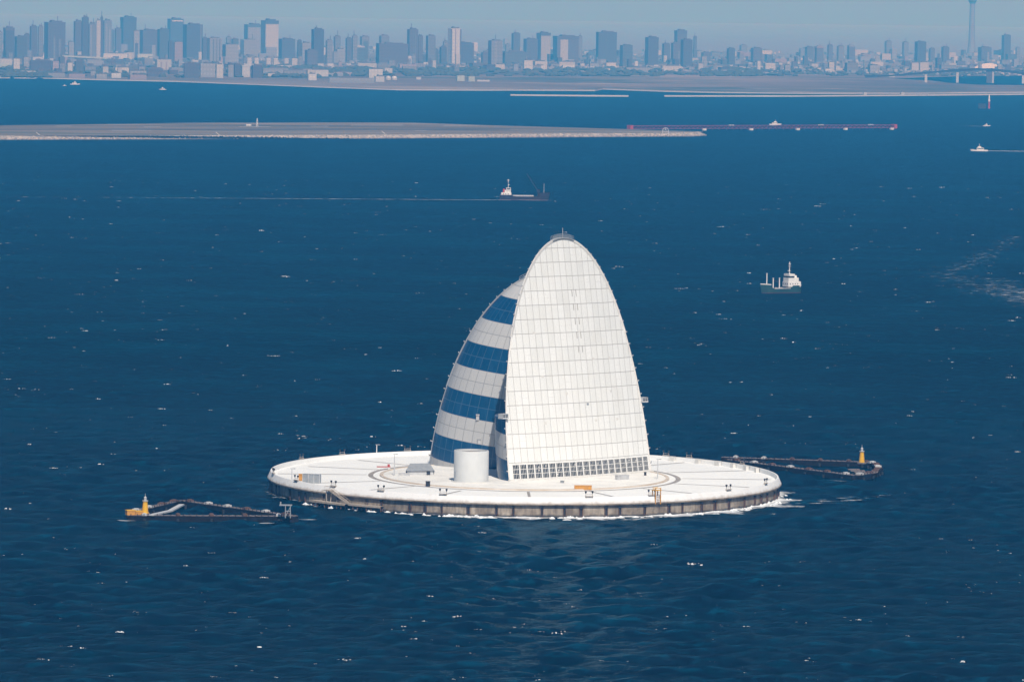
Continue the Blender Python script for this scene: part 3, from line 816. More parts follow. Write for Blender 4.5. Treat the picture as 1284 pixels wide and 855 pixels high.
# ------------------------------------------------------------------ surf and wakes
def surf():
    b = MB(); n = 220
    def strength(t):                       # strongest on the near right side
        d = math.degrees(t) % 360
        if 265 < d < 352: return 1.12 + 0.22 * math.sin(t * 23) + 0.15 * math.sin(t * 57)
        if 250 < d <= 265: return 0.85
        if 352 <= d or d < 8: return 1.0
        if 180 < d <= 250: return 0.62
        return 0.55
    def wdt(t):
        d = math.degrees(t) % 360
        return 9.0 + (9.0 if 265 < d < 350 else 0) + 3.0 * math.sin(t * 13) + 2 * math.sin(t * 31)
    for i in range(n):
        for k in range(5):
            P = []; U = []
            for (ii, kk) in ((i, k), (i + 1, k), (i + 1, k + 1), (i, k + 1)):
                t = 2 * PI * ii / n; u = kk / 5; rr = 99.8 + wdt(t) * u
                P.append((rr * math.cos(t), rr * math.sin(t), 0.3 + 0.15 * math.sin(t * 47 + u * 5))); U.append((strength(t) * (1 - u ** 0.8), 0))
            b.face(P[::-1] if False else P, 0, U)
    tag(b.build('surf_foam', M['foam']), 'white surf foam washing round the foot of the round island', kind='stuff')
    # raised spray heaps against the wall, near side
    b = MB()
    for k in range(250):
        t = math.radians(rnd.choice([rnd.uniform(268, 352), rnd.gauss(283, 5), rnd.gauss(305, 6), rnd.gauss(335, 9), rnd.gauss(258, 3), rnd.uniform(215, 268)])); rr = 100.6 + abs(rnd.gauss(0, 2.2))
        x, y = rr * math.cos(t), rr * math.sin(t); hh = .25 + abs(rnd.gauss(0.1, 0.35)); Ln = rnd.uniform(1.0, 3.4)
        tx, ty = -math.sin(t), math.cos(t); nx, ny = math.cos(t), math.sin(t)
        m_ = 6; top = []
        for i in range(m_ + 1):
            q = (i / m_ - .5) * Ln; e = math.sin(PI * i / m_) * rnd.uniform(.5, 1.1)
            top.append(((x + tx * q - nx * .4, y + ty * q - ny * .4, hh * e * .5), (x + tx * q, y + ty * q, hh * e), (x + tx * q + nx * .9, y + ty * q + ny * .9, -0.05)))
        for r0, r1_ in zip(top, top[1:]):
            for kk in (0, 1): b.face([r0[kk], r1_[kk], r1_[kk + 1], r0[kk + 1]])
    tag(b.build('surf_spray', M['cap'], smooth=False), 'heaps of white spray breaking on the near sea wall', kind='stuff')
surf()
def line_pts(p0, p1, n, w0, w1, s0, s1):
    return [(p0[0] + (p1[0] - p0[0]) * i / n, p0[1] + (p1[1] - p0[1]) * i / n, w0 + (w1 - w0) * i / n, s0 + (s1 - s0) * i / n) for i in range(n + 1)]
for k in range(9):
    px, py = 978 + 15 * k + rnd.uniform(-6, 6), 631 - 1.1 * k + rnd.uniform(-5, 5)
    p0 = at(px, py); p1 = at(px + rnd.uniform(28, 55), py - rnd.uniform(0, 3))
    sheet('drift_foam', [(x, y, w * math.sin(PI * (i + .3) / 10.6), st) for i, (x, y, w, st) in enumerate(line_pts(p0, p1, 10, rnd.uniform(9, 16), rnd.uniform(8, 14), .70 - .03 * k, .60 - .035 * k))], 'thin foam streak drifting right from the island')
p0 = at(760, 655); p1 = at(985, 636)
sheet('drift_foam', line_pts(p0, p1, 20, 7, 9, 0.55, 0.6), 'foam streaks in the water along the near right side of the island')
for xa, ya, xb, yb in ((146, 653, 176, 655), (202, 656, 228, 657), (314, 656, 344, 657), (371, 652, 402, 652.5), (1040, 603, 1062, 604.5), (1104, 594, 1118, 594)):
    p0 = at(xa, ya); p1 = at(xb, yb)
    sheet('drift_foam', [(x, y, w * math.sin(PI * (i + .4) / 8.8), st) for i, (x, y, w, st) in enumerate(line_pts(p0, p1, 8, 4.5, 5.5, .62, .55))], 'small patch of white wash beside the dark barrier beams')
p0 = at(640, 251.5); p1 = at(-60, 247)
sheet('ship_wake', line_pts(p0, p1, 120, 3.5, 9, 1.0, 0.44), 'long thin white wake trailing left behind the dark cargo ship')
p0 = at(1340, 388); p1 = at(1225, 348); 
sheet('drift_foam', line_pts(p0, p1, 20, 55, 60, 0.62, 0.40), 'broad patch of wake foam at the right edge of the sea')
p0 = at(1250, 372); p1 = at(1190, 345); p2 = at(1275, 296)
sheet('drift_foam', line_pts(p0, p1, 14, 50, 50, 0.44, 0.40) + line_pts(p1, p2, 16, 45, 25, 0.40, 0.40)[1:], 'faint curved wake streak far right on the sea')
p0 = at(1232, 189.6); p1 = at(1340, 191)
sheet('ship_wake', line_pts(p0, p1, 20, 8, 12, 1.5, 1.2), 'white wake of the motor vessel at the right edge')
p0 = at(1238, 159); p1 = at(1196, 157.6)
sheet('ship_wake', line_pts(p0, p1, 14, 7, 5, 1.1, 0.45), 'short wake behind the small white launch far right')
# ------------------------------------------------------------------ ships
def hull_mesh(Ln, Bm, fb_aft, fb_mid, fb_bow, draft=1.5, boot=0.9):
    """x forward; returns (topsides MB, boot MB, deck MB)"""
    N = 18; st = []
    for i in range(N + 1):
        t = i / N
        hb = Bm / 2 * (1 - max(0, (t - 0.68) / 0.32) ** 2.0) * (1 - 0.22 * max(0, (0.15 - t) / 0.15) ** 2)
        if i == N: hb = 0.04
        if t < 0.3: z = fb_aft + (fb_mid - fb_aft) * (0 if t < 0.22 else (t - 0.22) / 0.08)
        elif t < 0.76: z = fb_mid
        elif t < 0.82: z = fb_mid + (fb_bow - fb_mid) * 0.8 * (t - .76) / .06
        else: z = fb_mid + (fb_bow - fb_mid) * (0.8 + 0.2 * (t - .82) / .18)
        x = (t - 0.5) * Ln; rake = max(0, (t - 0.85) / 0.15) * Ln * 0.035
        st.append((x, hb, z, rake))
    top, bt, dk = MB(), MB(), MB()
    for (x0, h0, z0, k0), (x1, h1, z1, k1) in zip(st, st[1:]):
        for s in (-1, 1):
            A0, A1 = (x0 + k0, s * h0, z0), (x1 + k1, s * h1, z1); M0, M1 = (x0, s * h0 * .97, boot), (x1, s * h1 * .97, boot); L0, L1 = (x0 - k0, s * h0 * .86, -draft), (x1 - k1, s * h1 * .86, -draft)
            f = [M0, M1, A1, A0]; g = [L0, L1, M1, M0]
            if s > 0: f = f[::-1]; g = g[::-1]
            top.face(f); bt.face(g)
            # bulwark inside
            f2 = [(x0 + k0, s * h0 * .97, z0), (x1 + k1, s * h1 * .97, z1), (x1 + k1, s * h1 * .97, z1 - .8), (x0 + k0, s * h0 * .97, z0 - .8)]
            top.face(f2 if s > 0 else f2[::-1]); top.face([A0, A1, f2[1], f2[0]])
        dk.face([(x0 + k0, -h0 * .97, z0 - .8), (x1 + k1, -h1 * .97, z1 - .8), (x1 + k1, h1 * .97, z1 - .8), (x0 + k0, h0 * .97, z0 - .8)])
    x, h, z, k = st[0]
    top.face([(x, -h, z), (x, -h * .97, boot), (x, h * .97, boot), (x, h, z)]); bt.face([(x, -h * .97, boot), (x, -h * .86, -draft), (x, h * .86, -draft), (x, h * .97, boot)])
    return top, bt, dk

# dark cargo ship with a crane, steaming right
p = at(657, 251.3)
r = empty('cargo_ship', (p.x, p.y, 0), 0.06, 'dark navy cargo ship with white aft deckhouse and raised crane jib', 'ship')
t_, b_, d_ = hull_mesh(49, 9.5, 4.9, 3.7, 7.4, boot=.6)
r.scale = (1, 1, 1.1)
t_.build('hull', M['hullblack'], r); b_.build('boot_topping', M['hullred'], r); d_.build('deck', M['grey'], r)
m = MB(); m.box((-1, 0, 3.9), (21, 6.6, 1.5)); m.build('hatch_cover', M['lightgrey'], r)
m = MB(); m.box((-18, 0, 5.4), (10, 7.6, 3.0)); m.box((-16.6, 0, 8.0), (6.2, 6.6, 2.4)); m.box((-15.8, 0, 10.2), (4.6, 7.4, 2.0)); m.box((-22.2, 0, 5.0), (2.4, 6.0, .5)); m.build('deckhouse', M['white'], r)
m = MB(); m.box((-13.45, 0, 10.4), (0.14, 6.8, 0.9)); m.box((-15.8, -3.72, 10.4), (3.8, 0.14, 0.9))
for x in (-21, -18.6, -16.2): m.box((x, -3.84, 5.6), (0.9, 0.14, 0.8))
m.build('window', M['glass'], r)
m = MB(); m.box((-20.2, 0, 8.6), (2.4, 2.6, 3.2), 0, 0, (.8, .8)); m.build('funnel', M['red'], r)
m = MB(); m.bar((-16, 0, 11), (-16, 0, 19), .4); m.bar((-16, -1.8, 16.2), (-16, 1.8, 16.2), .25); m.bar((-17.2, 0, 18.2), (-14.6, 0, 18.2), .35); m.box((-15.4, 0, 14), (1.6, .5, .4)); m.build('mast', M['white'], r)
m = MB(); m.cyl((14.5, 0), 1.3, 1.1, 3, 8.0, 12); m.box((14.3, 0, 8.8), (3.2, 2.8, 2.4)); m.build('crane_house', M['hullblack'], r)
m = MB()
for s in (-.55, .55): m.bar((13.6, s, 9), (2.6, s * .4, 24.2), .75)
for k in range(7): m.bar((13.6 - 11 * (k + .5) / 7, -.5, 9 + 15.2 * (k + .5) / 7), (13.6 - 11 * (k + 1) / 7, .5, 9 + 15.2 * (k + 1) / 7), .22)
m.bar((14.4, 0, 12.5), (2.7, 0, 24.2), .12); m.build('crane_jib', M['hullblack'], r)
m = MB(); m.bar((20, 0, 6.5), (20, 0, 15.5), .35); m.bar((20, -1, 13.6), (20, 1, 13.6), .2); m.build('foremast', M['lightgrey'], r)
bw = p
sheet('bow_wave', [(p.x - 26, p.y - 5.8, 1.6, .9), (p.x - 10, p.y - 5.6, 1.5, .55), (p.x + 2, p.y - 5.6, 2.0, 1.3), (p.x + 12, p.y - 5.5, 2.2, 1.35), (p.x + 22, p.y - 4.5, 2.2, 1.1), (p.x + 28, p.y - 1, 2, .8)], 'white bow wave along the side of the dark cargo ship')

# white and green coaster, bow to the left
p = at(978, 367.5)
r = empty('coaster_ship', (p.x, p.y, 0), PI + 0.52, 'green hulled coaster with tall white deckhouse, bow to the left', 'ship')
t_, b_, d_ = hull_mesh(30, 7.6, 4.6, 2.9, 5.4, boot=.5)
r.scale = (1.0, 1.05, 1.16)
t_.build('hull', M['hullgreen'], r); b_.build('boot_topping', M['hullred'], r); d_.build('deck', M['rust'], r)
m = MB()
for s in (-1, 1):
    m.bar((-15, s * 3.4, 4.62), (-8.5, s * 3.8, 4.62), .25); m.bar((-6, s * 3.84, 2.95), (7, s * 3.84, 2.95), .28); m.bar((9.3, s * 3.3, 5.25), (15.6, s * .3, 5.5), .45)
m.build('rail_cap', M['white'], r)
m = MB(); m.box((-9.4, 0, 5.2), (10.2, 6.8, 3.0)); m.box((-8.8, 0, 7.8), (8.2, 6.2, 2.3)); m.box((-7.4, 0, 10.6), (4.4, 6.6, 1.3)); m.box((-13.4, 0, 6.0), (2.6, 5.4, 1.5)); m.build('deckhouse', M['white'], r)
m = MB(); m.box((-7.4, 0, 9.45), (4.2, 5.6, 1.0)); m.build('bridge_window', M['glass'], r)
m = MB()
for y in (-2.2, 0, 2.2): m.box((-4.27, y, 5.5), (.12, .7, .6))
for x in (-12, -10, -8, -6): m.box((x, 3.42, 5.4), (.6, .12, .6)); m.box((x, -3.42, 5.4), (.6, .12, .6))
m.build('window', M['glass'], r)
m = MB(); m.box((-12, 0, 9.0), (1.8, 1.8, 2.6), 0, 0, (.85, .85)); m.build('funnel', M['white'], r)
m = MB(); m.bar((-7.4, 0, 11.2), (-7.4, 0, 18.2), .45); m.bar((-7.4, -1.5, 15.6), (-7.4, 1.5, 15.6), .3); m.box((-7.0, 0, 13.0), (1.2, 1.6, .4)); m.box((-7.4, 0, 16.9), (.9, 1.2, .5)); m.build('mainmast', M['white'], r)
for x, h in ((10.8, 11.6), (5.6, 8.8), (0.6, 8.8)):
    m = MB(); m.cyl((x, 0), .42, .34, 2.0, h, 8); m.box((x, 0, h), (.7, .9, .35)); m.build('derrick_post', M['white'], r)
m = MB(); m.box((3, 0, 2.5), (9, 4.6, .9)); m.bar((5.6, 0, 7.5), (1, 0, 6.6), .2); m.build('hatch', M['rust'], r)

def launch(px, py, Ln, rz, label, name='motor_launch', hullm='white'):
    p = at(px, py)
    r = empty(name, (p.x, p.y, 0), rz, label, 'boat')
    t_, b_, d_ = hull_mesh(Ln, Ln * .24, Ln * .09, Ln * .085, Ln * .12, draft=.6, boot=.25)
    t_.build('hull', M[hullm], r); b_.build('boot_topping', M['hullred'], r); d_.build('deck', M['offwhite'], r)
    m = MB(); m.box((-Ln * .05, 0, Ln * .15), (Ln * .42, Ln * .18, Ln * .13)); m.box((Ln * .0, 0, Ln * .255), (Ln * .2, Ln * .15, Ln * .08)); m.build('cabin', M['white'], r)
    m = MB(); m.box((-Ln * .05, 0, Ln * .165), (Ln * .38, Ln * .186, Ln * .045)); m.build('cabin_window', M['glass'], r)
    m = MB(); m.bar((0, 0, Ln * .28), (0, 0, Ln * .45), Ln * .02); m.bar((0, -Ln * .05, Ln * .38), (0, Ln * .05, Ln * .38), Ln * .015); m.build('mast', M['white'], r)
launch(1228, 190, 24, PI, 'white motor vessel at the right edge running left ahead of its wake')
launch(1237, 158.5, 13, 0.05, 'small white launch far right above the motor vessel')
launch(94, 106.5, 24, 0.3, 'small white sailing boat before the far left shore', 'motor_boat')
launch(204, 113, 17, 2.9, 'small white boat on the far water, right of the sailing boat', 'motor_boat')
launch(972, 157, 21, 0.2, 'small white workboat lying behind the long red pier', 'work_boat')
launch(81, 108, 9, 0.3, 'tiny pale dinghy just left of the far sailing boat', 'motor_boat')
# red and white light beacon on a dark base, far right
p = at(1238, 136.5); r = empty('light_beacon', (p.x, p.y, 0), 0, 'far red and white light beacon beside a dark square base in the water', 'beacon')
m = MB(); m.box((-11, 0, 4.5), (16, 10, 11)); m.box((-11, 0, 10.3), (17, 11, .8)); m.build('base', M['dark'], r)
m = MB(); m.cyl((3.5, 0), 2.4, 1.8, -2, 14, 12); m.build('lower_column', M['red'], r)
m = MB(); m.cyl((3.5, 0), 1.8, 1.4, 14, 24, 12); m.cyl((3.5, 0), 2.6, 2.6, 16, 18, 12); m.build('upper_column', M['white'], r)
m = MB(); m.cyl((3.5, 0), 1.6, .3, 24, 30, 12); m.build('lantern', M['white'], r)

# ------------------------------------------------------------------ airfield on reclaimed land
def mat_airfield():
    m = NT('airfield_grass'); P = m.n('NewGeometry').outputs['Position']
    a = m.ramp(m.noise(P, 0.004, 5, 0.6, (0.12, 1, 1)), 0.35, 0.65)
    c = m.mix(a, (0.11, 0.10, 0.07), (0.235, 0.20, 0.155))
    f = m.ramp(m.noise(P, 0.008, 4, 0.6, (0.09, 1, 1)), 0.54, 0.62)
    c = m.mix(m.math('MULTIPLY', f, .8), c, (0.27, 0.24, 0.20))
    gr = m.ramp(m.noise(P, 0.006, 4, 0.6, (0.15, 1, 1)), 0.56, 0.64)
    c = m.mix(m.math('MULTIPLY', gr, .7), c, (0.06, 0.075, 0.045))
    m.bsdf(c, 0.9, 0.1); return m.mat
M['airgrass'] = mat_airfield()
def mat_rock():
    m = NT('rock_revetment'); P = m.n('NewGeometry').outputs['Position']
    v = m.n('TexVoronoi'); v.inputs['Scale'].default_value = 0.4; m.l(P, v.inputs['Vector'])
    s = m.n('SeparateColor'); m.l(v.outputs['Color'], s.inputs[0])
    sep = m.n('SeparateXYZ'); m.l(P, sep.inputs[0])
    c = m.mix(s.outputs[0], (0.16, 0.145, 0.125), (0.52, 0.48, 0.42))
    n = m.ramp(m.noise(P, 0.02, 4, 0.6, (.2, 1, 1)), .3, .7)
    c = m.mix(m.math('MULTIPLY', n, .5), c, (0.36, 0.33, 0.29))
    low = m.math('SUBTRACT', 1.0, m.ramp(sep.outputs[2], 0.3, 1.8))
    c = m.mix(m.math('MULTIPLY', low, .75), c, (0.07, 0.065, 0.06))
    m.bsdf(c, 0.9, 0.1); return m.mat
M['rock'] = mat_rock()
front = [(-140, 177), (0, 175.8), (150, 175.3), (300, 174.8), (450, 174.3), (600, 173.3), (700, 172.6), (800, 172.0), (870, 171.5), (887, 170.6)]
back = [(-140, 158.5), (0, 157.5), (150, 155.8), (222, 154.4), (400, 153.9), (520, 154.2), (600, 157), (700, 159.8), (800, 162.6), (884, 165.2)]
FR = [at(x, y) for x, y in front]; BK = [at(x, y, 5.5) for x, y in back]
FR.insert(0, FR[0] + (FR[0] - FR[1]) * 9); BK.insert(0, BK[0] + (BK[0] - BK[1]) * 9)
FT = []
for i, q in enumerate(FR):
    FT.append(Vector((q.x - (12 if i == len(FR) - 1 else 0), q.y + 13, 5.5)))
m = MB()
for i in range(len(FR) - 1):
    m.face([FT[i], FT[i + 1], BK[i + 1], BK[i]])
    m.face([BK[i], BK[i + 1], BK[i + 1] + Vector((0, 14, -6.5)), BK[i] + Vector((0, 14, -6.5))])
tag(m.build('airfield_land', M['airgrass']), 'long low reclaimed airfield with brown grass', kind='structure')
m = MB()
for i in range(len(FR) - 1):
    n = 60
    for k in range(n):
        def ed(A_, t, jit): 
            v = A_[i].lerp(A_[i + 1], t); return v
        t0, t1 = k / n, (k + 1) / n
        m.face([FR[i].lerp(FR[i + 1], t0) - Vector((0, 1, 1)), FR[i].lerp(FR[i + 1], t1) - Vector((0, 1, 1)), FT[i].lerp(FT[i + 1], t1) + Vector((0, 0, .02)), FT[i].lerp(FT[i + 1], t0) + Vector((0, 0, .02))])
for k in range(1500):
    i = rnd.randrange(len(FR) - 1); t = rnd.random(); q = FR[i].lerp(FR[i + 1], t).lerp(FT[i].lerp(FT[i + 1], t), rnd.uniform(0, .95))
    s = rnd.uniform(.9, 2.2); m.box(q + Vector((0, -.2, .2)), (s * 1.4, s, s), rnd.uniform(0, 3), 0, (.6, .6))
tag(m.build('rock_shore', M['rock']), 'pale rock revetment along the airfield edge', kind='structure')
def strip(name, x0, y0, x1, y1, half, m_, z=5.56, label='asphalt runway strip'):
    a = at(x0, y0, z); c = at(x1, y1, z); b = MB()
    b.face([(a.x, a.y - half, z), (c.x, c.y - half, z), (c.x, c.y + half, z), (a.x, a.y + half, z)])
    tag(b.build(name, m_), label, kind='structure')
M['asphalt'] = plain('asphalt', (0.06, 0.06, 0.062), 0.85, 0.25, 0.01)
M['paleconc'] = plain('pale_concrete', (0.34, 0.345, 0.335), 0.85, 0.15, 0.01)
strip('runway', -130, 162.5, 640, 162.4, 32, M['asphalt'])
strip('taxiway', -130, 158.8, 560, 157.2, 16, M['asphalt'], label='asphalt taxiway')
strip('runway_marking', 70, 158.3, 90, 158.3, 9, M['paleconc'], 5.62, 'pale paint marking on the airfield')
for x0, x1, y in ((180, 202, 159.3), (300, 340, 159.2), (440, 505, 157.2), (556, 600, 157.6), (390, 412, 158.6), (140, 190, 163.9), (520, 535, 164)):
    strip('apron', x0, y, x1, y, 12, M['paleconc'], 5.62, 'pale concrete apron on the airfield')
strip('perimeter_road', -130, 170.6, 780, 169.2, 5, M['paleconc'], 5.6, 'pale perimeter road along the rock shore')
# lattice mast and hut
p = at(322.5, 159, 5.5); r = empty('lattice_mast', (p.x, p.y, 5.5), 0, 'thin white lattice mast standing on the airfield beside a pale hut', 'mast')
m = MB()
for s in ((-1, -1), (1, -1), (1, 1), (-1, 1)): m.bar((s[0] * 1.3, s[1] * 1.3, 0), (s[0] * .3, s[1] * .3, 13), .3)
for k in range(6):
    z = 13 * k / 6; w = 1.3 - z / 13; m.bar((-w, -w, z), (w * .8, -w * .8, z + 2), .2); m.bar((-w, -w, z), (w, -w, z), .2); m.bar((-w, -w, z), (-w, w, z), .2)
m.build('lattice', M['white'], r)
p = at(312, 158, 5.5); r = empty('radio_hut', (p.x, p.y, 5.5), 0, 'pale low hut on the airfield left of the lattice mast', 'hut')
m = MB(); m.box((0, 0, 1.6), (8, 6, 3.2)); m.build('wall', M['offwhite'], r); m = MB(); m.prism([(-4.6, -3.6), (4.6, -3.6), (4.6, 3.6), (-4.6, 3.6)], 3.2, 3.7); m.build('roof', M['grey'], r)
wp = None
for x, y, lab in ((48, 170, 'leftmost slanting white pole on the rock shore'), (273, 169.6, 'slanting white pole on the rock shore below the lattice mast'), (481, 168.4, 'rightmost slanting white pole on the rock shore')):
    p = at(x, y, 5.5)
    if wp is None:
        wp = empty('marker_pole', (p.x, p.y, 5.5), 0, lab, 'pole', 'slanting poles on the rock shore')
        m = MB(); m.bar((2.4, 0, 0), (-2.8, 0, 4.2), .5); m.build('pole', M['white'], wp); m = MB(); m.box((2.6, 0, .3), (1.8, 1.6, .6)); m.build('footing', M['paleconc'], wp)
    else: dup(wp, (p.x, p.y, 5.5), 0, lab)
# white arch frame on the tip
p = at(834.5, 168, 5.0); r = empty('signal_arch', (p.x, p.y, 3.5), 0, 'pale arched steel frame standing on the rocky tip of the airfield', 'frame')
m = MB(); prev = None
for k in range(13):
    t = PI * k / 12; q = Vector((4.6 * math.cos(t), 0, 5.5 + 5.2 * math.sin(t)))
    if prev is not None:
        for y in (-1.5, 1.5): m.bar(prev + Vector((0, y, 0)), q + Vector((0, y, 0)), .9)
    prev = q
m.build('arch', M['lightgrey'], r)
for x in (-4.6, 4.6):
    m = MB(); m.box((x, 0, 1.6), (1.2, 3.6, 8)); m.build('leg', M['lightgrey'], r)
m = MB(); m.box((0, 0, 5.2), (9, 3, .7)); m.box((0, 0, 8.5), (2.5, 2.5, 2)); m.build('platform', M['lightgrey'], r)
# red approach light pier
p0 = at(790, 164.2); p1 = at(1121, 162.8)
r = empty('approach_pier', (p0.x, p0.y, 0), math.atan2(p1.y - p0.y, p1.x - p0.x), 'long thin dark red steel pier standing in the far water right of the airfield', 'pier')
Ln = (p1 - p0).length
m = MB(); m.box((Ln / 2, 0, 3.2), (Ln, 9, .8)); m.build('lower_deck', M['pierred'], r)
m = MB(); m.box((Ln / 2, 0, 8.0), (Ln, 7, .7)); m.build('upper_deck', M['pierred'], r)
m = MB(); k = 0
while k * 9 < Ln - 9:
    for y in (-4, 4): m.bar((k * 9, y, 3.4), (k * 9 + 4.5, y, 8), .6); m.bar((k * 9 + 4.5, y, 8), (k * 9 + 9, y, 3.4), .6)
    k += 1
m.build('truss', M['pierred'], r)
for x in (0, Ln):
    m = MB(); m.box((x, 0, 5.5), (6, 9.5, 7)); m.build('end_frame', M['red'], r)
for px in (858, 925, 990, 1056, 1120):
    x = (at(px, 163) - p0).length * (1 if px > 790 else 0)
    m = MB(); m.box((x, -5, 1.6), (6.5, 4, 3.4)); m.build('pile_cap', M['offwhite'], r)
for px in (897, 955, 1022, 1091):
    x = (at(px, 163) - p0).length
    m = MB()
    for q in range(4): m.box((x - 4 + q * 3, -4.6, 8.6), (1.5, .6, 1.6))
    m.build('approach_light', M['offwhite'], r)
k = 0
while k * 15 < Ln:
    m = MB(); m.cyl((k * 15 + 4, 0), .9, .9, -5, 3, 8); m.build('pile', M['rust'], r); k += 1

# ------------------------------------------------------------------ far coast
def mat_land():
    m = NT('coast_ground'); P = m.n('NewGeometry').outputs['Position']
    sep = m.n('SeparateXYZ'); m.l(P, sep.inputs[0])
    a = m.ramp(m.noise(P, 0.0009, 6, 0.62, (0.9, 0.7, 1)), 0.35, 0.65)
    c = m.mix(a, (0.07, 0.065, 0.055), (0.23, 0.195, 0.16))
    g = m.ramp(m.noise(P, 0.0013, 5, 0.6, (0.8, 0.6, 1)), 0.50, 0.60)
    c = m.mix(m.math('MULTIPLY', g, .8), c, (0.045, 0.07, 0.04))
    t = m.ramp(m.noise(P, 0.0022, 5, 0.65, (0.6, 0.7, 1)), 0.56, 0.64)
    c = m.mix(m.math('MULTIPLY', t, .8), c, (0.34, 0.31, 0.27))
    left = m.math('SUBTRACT', 1.0, m.ramp(sep.outputs[0], -900, 200))
    c = m.mix(m.math('MULTIPLY', left, .6), c, (0.11, 0.115, 0.11))
    town_haze = m.ramp(sep.outputs[1], 15000, 24000)               # built-up plain, its colour paled to blend into the horizon haze
    c = m.mix(m.math('MULTIPLY', town_haze, .85), c, (0.215, 0.23, 0.24))
    m.bsdf(c, 0.9, 0.1); return m.mat
M['land'] = mat_land()
shore = [(-260, 97), (-60, 98), (0, 98.5), (60, 99), (130, 101), (220, 103), (300, 106), (400, 110), (500, 113.5), (600, 114), (660, 114), (746, 114.5), (756, 112.6), (835, 115.5), (900, 117), (1000, 118), (1150, 118), (1284, 116.8), (1360, 116.5), (1560, 116)]
SH = [at(x, y) for x, y in shore]
SH = [Vector((-12000, 12600, 0)), Vector((-5500, 11900, 0))] + SH + [Vector((6000, 10500, 0)), Vector((12000, 11200, 0))]
def lim(v): v.x = max(-29300, min(29300, v.x)); return v
m = MB()
for i in range(len(SH) - 1):
    a, c = SH[i], SH[i + 1]; k0 = 115000 / a.y; k1 = 115000 / c.y
    A = [Vector((a.x * (1 + (k0 - 1) * t), a.y + (115000 - a.y) * t, 3.0)) for t in (0, .03, .1, .3, 1)]; C = [Vector((c.x * (1 + (k1 - 1) * t), c.y + (115000 - c.y) * t, 3.0)) for t in (0, .03, .1, .3, 1)]
    A = [lim(v) for v in A]; C = [lim(v) for v in C]
    for k in range(4): m.face([A[k], C[k], C[k + 1], A[k + 1]])
tag(m.build('coast_land', M['land']), 'flat hazy city land beyond the far shore', kind='structure')
m = MB()
for i in range(len(SH) - 1):
    a, c = SH[i], SH[i + 1]
    m.face([a + Vector((0, -14, -1)), c + Vector((0, -14, -1)), c + Vector((0, 4, 3.4)), a + Vector((0, 4, 3.4))])
tag(m.build('sea_bank', M['paleconc']), 'pale stone bank along the far shore', kind='structure')
def breakwater(pts, label):
    m = MB(); q = [at(*p) for p in pts]; o = q[0].copy()
    for a, c in zip(q, q[1:]):
        a = a - o; c = c - o
        m.face([a + Vector((0, -9, -1)), c + Vector((0, -9, -1)), c + Vector((0, -3, 3.2)), a + Vector((0, -3, 3.2))]); m.face([a + Vector((0, -3, 3.2)), c + Vector((0, -3, 3.2)), c + Vector((0, 6, 3.2)), a + Vector((0, 6, 3.2))]); m.face([a + Vector((0, 6, 3.2)), c + Vector((0, 6, 3.2)), c + Vector((0, 12, -1)), a + Vector((0, 12, -1))])
    b_ = m.build('breakwater', M['paleconc']); b_.location = o
    tag(b_, label, 'breakwater')
breakwater([(640, 120.3), (715, 121), (788, 121.6)], 'short pale breakwater lying off the middle of the far shore')
breakwater([(833, 121.5), (1000, 121.6), (1150, 120.5), (1290, 119.2), (1400, 118.4)], 'long pale breakwater before the brown reclaimed land on the right')

# ------------------------------------------------------------------ skyline
def facade(name, c, wc, fl=4.0, bay=9.0, amt=0.55):
    m = NT(name); tc = m.n('TexCoord').outputs['Object']; sep = m.n('SeparateXYZ'); m.l(tc, sep.inputs[0])
    oi = m.n('ObjectInfo').outputs['Random']
    fz = m.math('LESS_THAN', m.math('FRACT', m.math('DIVIDE', sep.outputs[2], fl * 3)), 0.5)
    xy = m.math('ADD', sep.outputs[0], sep.outputs[1])
    fx = m.math('LESS_THAN', m.math('FRACT', m.math('DIVIDE', xy, bay)), 0.45)
    k = m.math('MULTIPLY', m.math('MAXIMUM', fz, fx), amt)
    base = m.mix(oi, tuple(x * .85 for x in c), tuple(min(.85, x * 1.12) for x in c))
    cc = m.mix(k, base, wc)
    m.bsdf(cc, 0.6, 0.3); return m.mat
D_ = {
 'blue': facade('blue_glass_facade', (0.115, 0.11, 0.12), (0.075, 0.078, 0.09)),
 'dark': facade('dark_grey_facade', (0.145, 0.13, 0.13), (0.095, 0.09, 0.09)),
 'teal': facade('teal_grey_facade', (0.12, 0.125, 0.12), (0.08, 0.09, 0.09)),
 'grey': facade('grey_facade', (0.23, 0.24, 0.25), (0.13, 0.145, 0.16)),
 'pale': facade('pale_grey_facade', (0.29, 0.31, 0.325), (0.19, 0.205, 0.22)),
 'cream': facade('cream_facade', (0.44, 0.455, 0.43), (0.34, 0.35, 0.335), amt=.45),
 'white': facade('white_facade', (0.49, 0.52, 0.53), (0.34, 0.36, 0.37), amt=.4),
 'pink': facade('pinkish_facade', (0.33, 0.285, 0.29), (0.22, 0.19, 0.2)),
 'green': facade('pale_green_facade', (0.42, 0.49, 0.44), (0.30, 0.35, 0.32), amt=.4),
}
GZ = 3.0
NBLD = [0]
